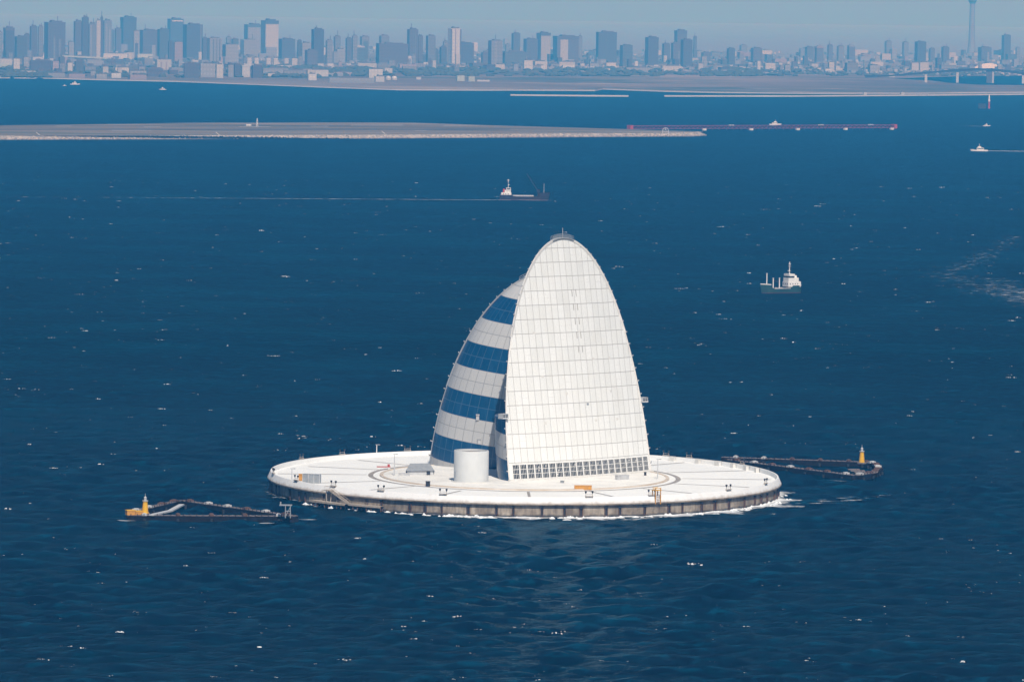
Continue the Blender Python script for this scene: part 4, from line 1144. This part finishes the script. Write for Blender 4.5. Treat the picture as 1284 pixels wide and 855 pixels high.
def bld(x0, x1, yt, yb, c, label=None, cap=None, side=None, phi=26, cat='tower block', group=None, name='tower_block', parts=True, panel=None, bar=None):
    """a box tower seen between photo columns x0..x1, roof at row yt, foot at row yb"""
    xm = (x0 + x1) / 2; p = at(xm, yb, GZ); Y = p.y
    W = aty(x1, yb, Y).x - aty(x0, yb, Y).x; Hh = max(4.0, aty(xm, yt, Y).z - GZ)
    f = math.radians(phi); ratio = 0.6
    w = W / (math.cos(f) + ratio * math.sin(f)); d = ratio * w
    if d > 60: d = 60; w = max(5, (W - d * math.sin(f)) / math.cos(f))
    r = empty(name, (p.x, p.y, GZ), f, label, cat, group)
    m = MB(); m.prism([(-w / 2, -d / 2), (w / 2, -d / 2), (w / 2, d / 2), (-w / 2, d / 2)], -1.0, Hh)
    m.build('facade', D_[c], r)
    if not parts: return r
    m = MB(); ch = max(3.0, Hh * .035)
    m.box((w * .05, 0, Hh + ch / 2), (w * .6, d * .6, ch)); m.box((-w * .12, d * .1, Hh + ch * 1.2), (w * .2, d * .25, ch * .7))
    m.build('roof_plant', D_[cap or 'dark'], r)
    if cap:
        m = MB(); m.box((0, 0, Hh - Hh * .05), (w + 1.2, d + 1.2, Hh * .1)); m.build('top_band', D_[cap], r)
    if panel:                                # (u0, u1, colour): a strip of other cladding on the sunny front
        for u0, u1, pc, v1 in panel:
            m = MB(); m.box((w * (u0 + u1 - 1) / 2, -d / 2 - .6, Hh * v1 / 2), (w * (u1 - u0), 1.2, Hh * v1)); m.build('front_panel', D_[pc], r)
    if side:  # darker slab over the left face paints in its shade
        m = MB(); m.box((-w / 2 - .5, 0, Hh * .49), (1.0, d * 1.0, Hh * .98)); m.build('shaded_side', D_[side], r)
    if Hh > 60 and rnd.random() < .45:
        m = MB(); ax = w * rnd.uniform(-.25, .25); m.bar((ax, 0, Hh), (ax, 0, Hh * 1.02 + rnd.uniform(8, 20)), 1.6); m.build('antenna', D_['dark'], r)
    if bar:
        m = MB(); m.box((w * .03, -d / 2 - .8, Hh * bar), (w * .82, 1.6, Hh * .028)); m.build('roof_sign_band', M['white'], r)
    NBLD[0] += 1
    return r
B = bld
B(-8, 3, 40, 76, 'grey', 'grey tower cut by the left edge of the picture')
B(4, 18, 35, 76, 'blue', 'square dark blue tower, first from the left edge', cap='dark')
B(18, 34, 46, 77, 'teal', 'broad teal-grey block right of the first dark blue tower')
B(30, 37, 43, 74, 'dark', 'narrow dark block between the teal-grey block and two twin towers')
B(37, 46.5, 33, 74, 'dark', 'left one of two slim dark twin towers near the left edge')
B(47, 54, 33.5, 75, 'grey', 'right one of two slim twin towers, lighter grey')
B(55, 82, 28, 75, 'dark', 'very broad dark grey tower left of the white bridge pylon top', panel=[(.3, .42, 'grey', .6), (.62, .75, 'grey', .55)])
B(85, 93, 53, 74, 'pale', 'small pale tower in the gap left of the tall blue group')
B(92, 103, 27, 72, 'dark', 'dark outer tower on the left of the tall blue group')
B(102, 111, 22, 76, 'blue', 'tall blue glass tower leading the group left of the cream slab', phi=15)
B(110, 120.5, 30, 74, 'grey', 'grey striped tower with stepped top between blue glass tower and cream slab', panel=[(.1, .35, 'pale', .95)])
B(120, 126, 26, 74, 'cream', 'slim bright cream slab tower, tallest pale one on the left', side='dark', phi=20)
B(125.5, 129, 22, 74, 'blue', 'thin dark blue sliver tower right behind the cream slab')
B(128.5, 140, 26, 68, 'grey', 'grey-white striped tower right of the cream slab', panel=[(.2, .4, 'pale', .9), (.6, .8, 'pale', .75)])
B(137, 143, 38, 66, 'teal', 'low blue-green tower stepping down right of the striped tower')
B(143.5, 152, 36, 66, 'dark', 'dark tower in front of the left side of the wide blue tower')
B(150.5, 171, 22, 66, 'blue', 'wide flat-topped blue tower in the left group', cap='blue')
B(166, 175, 39, 73, 'pale', 'pale tower with a dark foot right of the wide blue tower', panel=[(.2, .7, 'blue', .55)])
B(174.5, 198, 38, 72, 'dark', 'broad grey-blue tower between the pale tower and the white-barred tower')
B(189, 195, 57, 73, 'pale', 'short pale tower before the broad grey-blue tower')
B(150, 160, 56, 66, 'pale', 'short pale block before the wide flat-topped blue tower')
B(197, 212, 37, 73, 'teal', 'light blue-grey tower left of the white-barred tower')
B(209.5, 230, 24, 62, 'blue', 'tall blue tower with a white bar across its top', bar=.93)
B(229, 254, 31, 73, 'blue', 'wide blue tower with a pale line down its right edge', panel=[(.86, .9, 'pale', .98)])
B(210.5, 217.5, 52, 78, 'blue', 'dark left half of the low pinkish twin tower')
B(216.5, 229, 53, 78, 'pink', 'pinkish tower standing before the white-barred tower')
B(253, 260, 48, 77, 'dark', 'narrow dark tower left of the pale striped tower')
B(259, 278, 48, 78, 'pale', 'pale grey tower with dark vertical stripes', panel=[(.28, .34, 'dark', .95), (.55, .6, 'dark', .95), (.78, .86, 'dark', .95)])
B(279, 299, 56, 79, 'pale', 'cream banded office block right of the striped pale tower', side='dark')
B(283, 290, 47, 70, 'grey', 'pale tower peeping over the cream banded office block')
B(290, 299, 49, 70, 'teal', 'dark teal tower peeping over the right of the cream banded office block')
B(301, 325, 50, 74, 'pale', 'broad pale block with grey bands below the left capped tower')
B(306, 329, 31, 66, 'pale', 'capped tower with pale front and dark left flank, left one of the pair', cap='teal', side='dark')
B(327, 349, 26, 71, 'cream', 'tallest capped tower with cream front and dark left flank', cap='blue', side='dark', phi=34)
B(349, 370, 49, 74, 'blue', 'low dark blue block right of the tallest capped tower')
B(351, 364.5, 58, 74, 'pale', 'small pale block before the low dark blue block')
B(372.5, 378, 51, 80, 'teal', 'narrow dark teal slab left of a pale tower')
B(376, 390, 54, 82, 'pale', 'pale tower left of the lone dark tower')
B(390, 406, 37, 82, 'blue', 'lone tall dark blue tower in the middle left')
B(382, 398, 63, 83, 'dark', 'low dark block in front of the lone tall dark tower')
B(408, 417, 51, 80, 'grey', 'faint grey tower just right of the lone tall dark tower')
B(418, 427, 46, 78, 'grey', 'faint grey tower with flat top above a pale low block')
B(433, 441, 48, 78, 'dark', 'faint dark tower rising behind the dark teal box')
B(441, 448, 45, 77, 'grey', 'faint pale tower behind the middle of the dark teal box')
B(451, 463, 46, 76, 'grey', 'faint stepped tower at the right end of the dark teal box', panel=[(.2, .8, 'teal', .8)])
B(433, 457, 58, 76, 'teal', 'wide dark teal box in front of faint towers', cap='white')
B(420, 433, 62, 79, 'pale', 'pale low block left of the dark teal box')
B(475, 488, 45, 78, 'grey', 'hazy rounded tower above a long grey block')
B(471, 512, 55, 82, 'dark', 'long grey block in the middle of the skyline', phi=12)
B(510, 524, 37, 80, 'dark', 'tall hazy tower with paired tops left of the centre', panel=[(.6, .7, 'grey', .9)])
B(523, 530, 45, 80, 'dark', 'lower tower joined to the right of the paired-top tower')
B(534, 546, 45, 80, 'grey', 'pale tower framed by a dark edge', side='dark')
B(540, 549.5, 62, 80, 'teal', 'low grey-green tower before the framed pale tower')
B(551, 560, 59, 80, 'blue', 'narrow dark blue tower left of the tall white tower')
B(555, 562, 52, 79, 'grey', 'small pale tower above the narrow dark blue tower')
B(561, 578, 36, 81, 'white', 'tall white tower with dark edge stripes in the middle', panel=[(.0, .12, 'dark', .98), (.42, .5, 'pink', .98), (.88, 1.0, 'dark', .98)])
B(571.5, 594, 54, 81, 'blue', 'saturated blue glass block overlapping the tall white tower')
B(603, 613, 66, 82, 'dark', 'low dark block left of the ribbed tower')
B(612, 630, 51, 83, 'grey', 'ribbed blue-grey tower right of the low dark block', panel=[(.35, .45, 'pale', .95)], side='dark')
B(630, 660, 65, 80, 'teal', 'long low dark block between ribbed tower and cream-fronted tower', phi=10)
B(641, 652, 42, 74, 'dark', 'round-topped hazy tower behind the long low dark block')
B(633, 640, 56, 74, 'grey', 'faint short tower beside the round-topped hazy tower')
B(656, 674, 49, 78, 'dark', 'grey tower left of the first cream-fronted tower')
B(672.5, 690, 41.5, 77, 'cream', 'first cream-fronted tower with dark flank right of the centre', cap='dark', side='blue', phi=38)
B(693, 725.5, 45.5, 78, 'dark', 'broad dark tower with a cream strip on its front', panel=[(.15, .5, 'cream', .86)], cap='dark', phi=18)
B(724, 730, 46, 75, 'grey', 'thin pale slab on the right of the cream-striped broad tower')
B(747, 773, 40.5, 78, 'blue', 'lone wide blue tower right of the cream-striped broad tower', panel=[(.42, .46, 'teal', .97)], phi=12)
B(777, 793, 57, 84, 'teal', 'plain grey-blue tower right of the lone wide blue tower')
B(808.5, 825.5, 47, 83, 'blue', 'dark slab tower left of the tallest right-hand group')
B(830, 840, 55, 78, 'dark', 'faint tower left of the tallest right-hand group')
B(845, 861, 38.5, 76, 'dark', 'tallest tower of the right-hand group', cap='dark')
B(841, 853, 54, 80, 'dark', 'lower left tower of the right-hand group', panel=[(.7, .9, 'grey', .6)])
B(853, 868, 50, 84, 'blue', 'front tower of the right-hand group')
B(869, 873.5, 46, 72, 'dark', 'thin spire-like tower right of the right-hand group')
B(879, 891, 66, 78, 'dark', 'low hazy block right of the spire-like tower')
B(911, 921.5, 61, 81, 'blue', 'dark narrow tower alone right of the right-hand group')
B(927, 937, 57, 70, 'grey', 'very faint tower behind and right of the dark narrow tower')
B(941, 955.5, 60.5, 80, 'dark', 'grey tower, third right of the right-hand group')
B(944, 955, 78, 87, 'grey', 'low grey block at the foot of the third tower')
B(1009, 1020.5, 59, 76, 'dark', 'left one of two joined hazy towers on the right')
B(1021, 1032.5, 58.5, 78, 'dark', 'right one of two joined hazy towers, with pale cap', cap='pink')
B(1037, 1044, 56.5, 77, 'dark', 'slim hazy tower right of the two joined towers')
B(1049, 1058, 58, 78, 'grey', 'palest hazy tower between the slim one and the leaning one')
B(1062, 1072, 57, 78, 'dark', 'hazy tower with white top right of the palest one', cap='pale')
B(1109, 1118, 52, 74, 'grey', 'very faint tower far right, left of two')
B(1131, 1139, 53, 74, 'grey', 'very faint tower far right, just left of the teal one')
B(1146.5, 1161, 52.5, 80, 'blue', 'dark teal tower above the cream twin-humped hall')
B(1164.5, 1172, 61, 76, 'dark', 'short faint tower right of the dark teal one')
B(1180, 1190, 59, 78, 'dark', 'faint tower left of the giant broadcast tower')
B(1226, 1243, 59.5, 77, 'dark', 'squat dark block right of the giant broadcast tower')
B(1255.5, 1267, 44.5, 76, 'blue', 'tall dark tower near the right edge')
B(1273, 1279, 60, 76, 'grey', 'thin faint tower at the right edge')

# low waterfront buildings worth naming
def LW(x0, x1, yt, yb, c, label, phi=18, name='waterfront_building', panel=None, cap=None):
    B(x0, x1, yt, yb, c, label, cat='building', phi=phi, name=name, panel=panel, cap=cap)
LW(-2, 15, 74, 85, 'white', 'long white terraced building at the left edge', panel=[(0, 1, 'green', .45)])
LW(16, 25, 74, 89, 'cream', 'cream block near the left edge')
LW(29, 36, 72, 88, 'pale', 'tall pale slab right of the cream block near the left edge')
LW(31, 37, 86, 90, 'pink', 'small pink-white shed below the tall pale slab')
LW(37, 65, 76, 91, 'blue', 'dark blue warehouse left of the white sheds', phi=8)
LW(65, 74, 77, 90, 'pink', 'pink-white block right of the dark blue warehouse')
LW(74, 82, 80, 90, 'grey', 'grey block between two pale blocks')
LW(84, 91, 79, 90, 'white', 'white upright block right of the grey one')
LW(93, 105, 77, 91, 'teal', 'dark teal warehouse under the elevated road')
LW(60, 82, 92, 97, 'pale', 'long low pale shed by the far left shore', phi=5)
LW(86, 107, 93, 98, 'pink', 'long low pinkish shed by the far left shore', phi=5)
LW(109, 128, 75, 82, 'pale', 'long pale building behind the left shore', phi=6)
LW(129, 160, 67.5, 74, 'white', 'long white hall with a dark window strip', phi=5, panel=[(.4, .66, 'dark', .5)])
LW(128, 136, 84, 93, 'cream', 'cream block among the left shore sheds')
LW(147, 153, 85, 93, 'cream', 'narrow cream block among the left shore sheds')
LW(173, 182, 84, 94, 'pale', 'pale framed block among the left shore sheds', panel=[(.2, .8, 'blue', .7)])
LW(119, 134, 93, 99, 'pale', 'low pale shed on the left shore below the cream block')
LW(138, 152, 92, 98, 'white', 'low white shed on the left shore')
LW(160, 184, 94, 100, 'pink', 'low pinkish shed on the left shore')
LW(172, 192, 68, 74, 'green', 'pale green low hall left of the cream twin block', phi=5)
LW(194, 215, 75, 88, 'cream', 'cream twin block with warm front', panel=[(.25, .35, 'pink', .8), (.6, .7, 'pink', .8)])
LW(184, 205, 86, 96, 'blue', 'dark blue shed below the cream twin block', phi=6)
LW(230, 250, 80, 98, 'blue', 'dark blue box building on the shore', phi=8)
LW(250, 270, 80, 97, 'pale', 'pale grey windowed building right of the dark blue box', phi=10)
LW(270.5, 280, 81, 98, 'cream', 'bright cream upright block on the shore', phi=14)
LW(285, 293, 82, 97, 'pale', 'pale windowed block right of the bright cream block')
LW(293, 302, 81, 97, 'blue', 'dark blue block left of the banded block')
LW(302, 313.5, 82, 97, 'white', 'white block with a dark middle band', panel=[(0, 1, 'white', .3)], cap='white')
LW(315, 329, 82.5, 98, 'blue', 'dark blue slatted block right of the banded block')
LW(329, 362, 86, 94, 'pale', 'long pale shed under the row of cream gables', phi=5)
LW(355, 385, 88, 95, 'grey', 'long grey terminal shed in the middle left', phi=5)
for i, (x0, x1) in enumerate(((309, 315.5), (318, 324.5), (333, 339.5), (342, 348.5), (355.5, 362), (364.5, 373))):
    LW(x0, x1, 72.5 + i * .2, 82, 'cream', ['first', 'second', 'third', 'fourth', 'fifth', 'sixth and widest'][i] + ' from the left of the row of small cream blocks', phi=25)
LW(384, 412, 88, 96, 'white', 'white terminal building with angular roofs', phi=8, panel=[(.1, .4, 'cream', 1.0)])
LW(385, 397, 93, 101, 'white', 'small white block before the white terminal building')
LW(397, 406, 80, 84, 'white', 'small white slanted roof above the white terminal building')
LW(412, 470, 98, 104, 'pale', 'very long pale grey shed on the shore', phi=3)
LW(418, 442, 91, 95.5, 'pink', 'long pink-white roofed shed', phi=4)
LW(461, 480, 87, 98, 'white', 'white office block with rows of windows right of the long shed', phi=10)
LW(469, 482, 96, 103, 'white', 'lower white annex below the white office block')
LW(447, 475, 79.5, 85, 'cream', 'long cream low block behind the white office block', phi=6)
LW(482, 518, 70.5, 82, 'white', 'wide white building with square dark openings', phi=6, panel=[(.08, .28, 'grey', .75), (.4, .62, 'grey', .75), (.72, .92, 'grey', .75)])
LW(521, 528, 97, 100, 'white', 'tiny white shed right of the two domed tanks')
LW(571.5, 582.5, 95, 102, 'green', 'left one of two pale green-white office blocks')
LW(586, 595.5, 96, 102.5, 'green', 'right one of two pale green-white office blocks')
LW(598, 614, 100.5, 102.5, 'white', 'long thin white shed right of the pale green-white offices', phi=3)
LW(619, 633, 81, 87, 'cream', 'low cream block left of the jagged cream plant')
LW(643, 650, 81, 89, 'pale', 'small pale block left of the jagged cream plant')
LW(655, 668, 76, 88, 'white', 'left half of the jagged cream plant')
LW(668, 686, 77, 87, 'cream', 'right half of the jagged cream plant')
LW(700, 721, 78, 84.5, 'cream', 'long cream box below the cream-striped broad tower', phi=6)
LW(727, 733, 80, 83, 'white', 'tiny pair of white sheds right of the long cream box')
LW(758, 772, 79, 86, 'white', 'white block below the lone wide blue tower')
LW(795, 800, 77, 85, 'white', 'small white upright block right of the plain grey-blue tower')
LW(784, 818, 85, 90, 'pale', 'long pale jagged shed row right of the middle', phi=4)
LW(829, 855, 83, 89, 'cream', 'long cream building with green roof edge on the right', phi=6)
LW(874, 884, 80, 87.5, 'cream', 'bright cream block right of the right-hand group')
LW(957, 972, 79.5, 88, 'cream', 'cream block right of the third tower')
LW(976, 981, 79, 86, 'white', 'small white slab right of the cream block on the right')
LW(983, 991, 82, 91, 'pale', 'pale windowed block with green tint on the right')
LW(1033, 1043, 86.5, 91, 'white', 'low white block under the hazy towers on the right')
LW(1059, 1076, 79, 91, 'grey', 'wide grey windowed block under the white-topped hazy tower')
LW(1088, 1103, 82, 92, 'pale', 'wide pale block left of the bridge start')
LW(1141, 1152, 79, 90, 'cream', 'left hump of the cream hall behind the bridge')
LW(1151, 1164, 78.5, 90, 'cream', 'right hump of the cream hall behind the bridge')
LW(1113, 1122, 93, 97, 'white', 'white gatehouse at the left start of the bridge')
LW(1129, 1134, 116, 118.5, 'white', 'tiny white hut on the brown land, left of the bridge piers')
LW(1082, 1087, 116, 118.5, 'white', 'tiny white hut on the brown land below the wide pale block')

# domed tanks
for i, (x, lab) in enumerate(((487, 'left one of two white domed tanks on the shore'), (494.5, 'right one of two white domed tanks on the shore'))):
    p = at(x, 100.5, GZ); r = empty('storage_tank', (p.x, p.y, GZ), 0, lab, 'tank', 'white domed tanks')
    m = MB(); m.cyl((0, 0), 7.5, 7.5, 0, 5.0, 16); m.build('wall', D_['white'], r)
    m = MB(); m.lathe([(7.5, 5.0), (6.6, 7.4), (4.5, 9.3), (2, 10.3), (.01, 10.6)], n=16); m.build('dome', D_['white'], r)
# low-rise carpet between the towers
kinds = ['grey', 'pale', 'pale', 'white', 'cream', 'dark', 'teal', 'pink', 'blue', 'grey', 'grey']
groups = {'grey': 'small grey low-rise block in the hazy city carpet', 'pale': 'small pale low-rise block in the hazy city carpet', 'white': 'small white low-rise block in the hazy city carpet', 'cream': 'small cream low-rise block in the hazy city carpet',
          'dark': 'small dark low-rise block in the hazy city carpet', 'teal': 'small teal-grey low-rise block in the hazy city carpet', 'pink': 'small pinkish low-rise block in the hazy city carpet', 'blue': 'small dark blue low-rise block in the hazy city carpet'}
r2 = random.Random(21)
for k in range(285):
    x = r2.uniform(-30, 1310)
    lim = 97 if x < 420 else (93 if x < 620 else (88 if x < 850 else 90))
    yb = r2.uniform(70, lim) if r2.random() < .7 else r2.uniform(70, 82)
    hgt = r2.uniform(2.0, 6.5) * (1.0 if yb > 80 else 1.5) * (1.3 if r2.random() < .15 else 1)
    wd = r2.uniform(4, 15) if r2.random() < .75 else r2.uniform(12, 26)
    c = r2.choice(kinds)
    B(x, x + wd, yb - hgt, yb, c, groups[c], cat='building', group=groups[c].replace('block', 'blocks'), name='low_rise_block', phi=r2.choice([8, 14, 22, 30, 40]), parts=(k % 3 == 0))
# the rest of the city carpet, past counting: one object
cl = ['grey', 'pale', 'dark', 'teal', 'white', 'cream', 'pale', 'grey', 'blue']
m = MB()
for k in range(4200):
    x = r2.uniform(-60, 1345) if k < 2600 else r2.choice([r2.uniform(-900, -60), r2.uniform(1345, 2200)]); far_ = r2.random()
    yb = 62 + 24 * far_ if r2.random() < .8 else r2.uniform(84, 93 if x < 600 else 88)
    yb += 0.0131 * (x - 642)
    p = at(x, yb, GZ); px_m = (p.y - CAM.y) / F
    wd = r2.uniform(1.5, 7) * px_m; hg = (r2.uniform(.8, 3.2) + (r2.random() < .06) * r2.uniform(2, 12)) * px_m
    m.box((p.x, p.y, GZ + hg / 2), (wd, wd * r2.uniform(.6, 1.2), hg), r2.uniform(0, .7), r2.randrange(len(cl)))
tag(m.build('city_carpet', [D_[c] for c in cl]), 'hazy carpet of countless tiny city blocks between the towers', kind='stuff')
# trees along the shore: one far-off mass
def mat_leaf():
    m = NT('far_foliage'); P = m.n('NewGeometry').outputs['Position']
    f = m.ramp(m.noise(P, 0.05, 4, .6), .3, .7); m.bsdf(m.mix(f, (0.055, 0.07, 0.05), (0.09, 0.105, 0.075)), .9, .1); return m.mat
M['leaf'] = mat_leaf()
m = MB()
for k in range(1500):
    x = rnd.uniform(-20, 1300)
    if rnd.random() < .55: x = rnd.choice([rnd.uniform(690, 830), rnd.uniform(880, 960), rnd.uniform(500, 600), rnd.uniform(400, 470), rnd.uniform(10, 60), rnd.uniform(330, 400)])
    y = rnd.uniform(86, 96) if x > 400 else rnd.uniform(84, 98)
    p = at(x, y, GZ); R_ = rnd.uniform(6, 16); hh = rnd.uniform(5, 11)
    pr = [(R_ * rnd.uniform(.7, 1), 0), (R_ * rnd.uniform(.8, 1.1), hh * .4), (R_ * rnd.uniform(.4, .7), hh * .8), (.1, hh)]
    m.lathe([(a, b_ + GZ) for a, b_ in pr], (p.x, p.y), n=6)
tag(m.build('tree_belt', M['leaf']), 'hazy dark green tree belt along the far shore', kind='stuff')

# elevated road, pylon, bridge, hall and broadcast tower
p = at(104, 80, GZ); a = aty(78, 70.5, p.y); c = aty(135, 73.5, p.y)
r = empty('elevated_road', (p.x, p.y, GZ), 0, 'pale elevated road crossing before the tall blue group', 'viaduct')
m = MB(); m.bar(a - r.location, c - r.location, 14, 5); m.build('deck', D_['green'], r)
for k in range(5):
    q = (a.lerp(c, (k + .5) / 5)) - r.location; m = MB(); m.box((q.x, q.y, q.z / 2 - 2), (6, 6, q.z)); m.build('pier', D_['pale'], r)
p = at(57.5, 74, GZ); z = aty(57.5, 58, p.y).z - GZ
r = empty('bridge_pylon', (p.x, p.y, GZ), 0, 'white A-shaped bridge pylon before the broad dark grey tower', 'pylon')
for s in (-1, 1):
    m = MB(); m.bar((s * 9, 0, 0), (s * 1.5, 0, z), 3.4); m.build('leg', M['white'], r)
m = MB(); m.bar((-6, 0, z * .4), (6, 0, z * .4), 2.6); m.bar((-3, 0, z * .75), (3, 0, z * .75), 2.2); m.build('crossbeam', M['white'], r)
Yb = at(1200, 105.5, 0).y
pts = [aty(x, y, Yb) for x, y in ((1085, 96.5), (1115, 95.2), (1140, 93.3), (1160, 91.6), (1185, 89.5), (1205, 88.2), (1225, 87.4), (1243, 87.5), (1262, 89.6), (1284, 92.3), (1320, 97))]
o0 = pts[5].copy(); o0.z = 0
m = MB(); ch = [at(x, y, 3.3) for x, y in ((1120, 99.0), (1165, 101.0), (1190, 104.0), (1225, 106.5), (1290, 107.0), (1420, 107.5), (1420, 93), (1290, 95), (1225, 95.5), (1165, 97))]
m.face(ch); tag(m.build('channel_water', M['water']), 'blue channel water under the far bridge', kind='structure')
r = empty('girder_bridge', o0, 0, 'long grey girder bridge rising to the right over the far channel', 'bridge')
m = MB()
for i_, (a, c) in enumerate(zip(pts, pts[1:])):
    m.bar(a - o0, c - o0, 16, 5.0 + (2.0 if 4 <= i_ <= 8 else 0))
m.build('deck', M['dark'], r)
for x, y, w in ((1161, 92, 9), (1200.5, 89, 9), (1240.5, 88, 20), (1245, 89, 7), (1283, 93, 9)):
    q = aty(x, y, Yb) - o0; m = MB(); m.box((q.x, 0, q.z / 2 - 1), (w * .8, 12, q.z)); m.build('pier', D_['blue'] if w > 10 else D_['white'], r)
p = at(1241, 88.2, GZ); W = aty(1259, 86, p.y).x - aty(1224, 86, p.y).x
r = empty('domed_hall', (p.x, p.y + 60, GZ), 0, 'low white hall with long curved roof behind the bridge top', 'hall')
h0 = aty(1241, 79.5, p.y).z - GZ
m = MB(); n = 20
prof = [(-W / 2 + W * i / n, h0 * (0.30 + 0.70 * math.sin(PI * i / n) ** .8)) for i in range(n + 1)]
for (x0, z0), (x1, z1) in zip(prof, prof[1:]): m.face([(x0, -30, z0), (x1, -30, z1), (x1, 30, z1 * .9), (x0, 30, z0 * .9)]); m.face([(x0, -30, 0), (x1, -30, 0), (x1, -30, z1), (x0, -30, z0)])
m.build('curved_roof', M['white'], r)
m = MB(); m.box((0, -30.6, h0 * .12), (W * .9, 1, h0 * .24)); m.build('base_wall', D_['pale'], r)
Yt = 24500.0; p = aty(1218.2, 66, Yt)
r = empty('broadcast_tower', (p.x, p.y, GZ), 0, 'giant slender broadcast tower rising out of the top of the picture', 'broadcast tower')
zd = aty(1218.2, 5.0, Yt).z
m = MB(); m.lathe([(24, -1), (17.5, zd * .25), (15, zd * .6), (13.5, zd)], n=16); m.build('shaft', D_['grey'], r)
m = MB(); m.lathe([(13, zd - 4), (22, zd + 10), (23, zd + 34), (19, zd + 36)], n=20); m.build('lower_gallery', D_['teal'], r)
m = MB(); m.lathe([(12, zd + 36), (10.5, zd + 110)], n=14); m.build('upper_shaft', D_['teal'], r)
m = MB(); m.lathe([(10, zd + 108), (15, zd + 116), (15, zd + 130), (9, zd + 134)], n=16); m.build('upper_gallery', D_['blue'], r)
m = MB(); m.lathe([(6, zd + 134), (4, zd + 200), (2, zd + 260)], n=10); m.build('antenna_mast', D_['grey'], r)

# ------------------------------------------------------------------ haze, sky, sun
SUN_AZ = math.radians(12.0)      # towards the right behind the camera
SUN_EL = math.radians(50.0)
m = MB(); m.box((0, 55000, 345), (60000, 122000, 712))
nt = NT('haze_air'); nt.t.nodes.remove(nt.out)
out = nt.t.nodes.new('ShaderNodeOutputMaterial')
pv = nt.t.nodes.new('ShaderNodeVolumePrincipled')
pv.inputs['Color'].default_value = (0.055, 0.44, 1.0, 1)
pv.inputs['Absorption Color'].default_value = (0.95, 0.66, 1.0, 1)
pv.inputs['Density'].default_value = 0.84e-4
pv.inputs['Anisotropy'].default_value = 0.0
nt.t.links.new(pv.outputs[0], out.inputs['Volume'])
hz = m.build('haze', nt.mat, merge=True)
tag(hz, 'pale blue haze over the bay and the city', kind='stuff')

w = bpy.data.worlds.new('World'); scene.world = w; w.use_nodes = True
t = w.node_tree; bg = t.nodes['Background']
sky = t.nodes.new('ShaderNodeTexSky'); sky.sky_type = 'NISHITA'; sky.sun_disc = False
sky.sun_elevation = SUN_EL; sky.sun_rotation = PI - SUN_AZ
sky.altitude = 100; sky.air_density = 1.0; sky.dust_density = 1.0; sky.ozone_density = 2.0
t.links.new(sky.outputs[0], bg.inputs[0]); bg.inputs[1].default_value = 0.05
ld = bpy.data.lights.new('sun', 'SUN'); ld.energy = 4.4; ld.angle = math.radians(0.5); ld.color = (1.0, 0.995, 0.955)
lo = bpy.data.objects.new('sun', ld); col.objects.link(lo)
sd = Vector((math.sin(SUN_AZ) * math.cos(SUN_EL), -math.cos(SUN_AZ) * math.cos(SUN_EL), math.sin(SUN_EL)))
lo.rotation_euler = sd.to_track_quat('Z', 'Y').to_euler(); lo.location = (300, -600, 500)

vs = scene.view_settings
vs.view_transform = 'Standard'; vs.look = 'None'; vs.gamma = 1.0; vs.exposure = 0.0; vs.use_curve_mapping = False
scene.render.engine = 'CYCLES'
scene.cycles.max_bounces = 6; scene.cycles.diffuse_bounces = 2; scene.cycles.glossy_bounces = 2
scene.cycles.transparent_max_bounces = 12; scene.cycles.volume_bounces = 1
scene.cycles.caustics_reflective = False; scene.cycles.caustics_refractive = False
scene.cycles.use_denoising = True
scene.cycles.sample_clamp_direct = 3.0
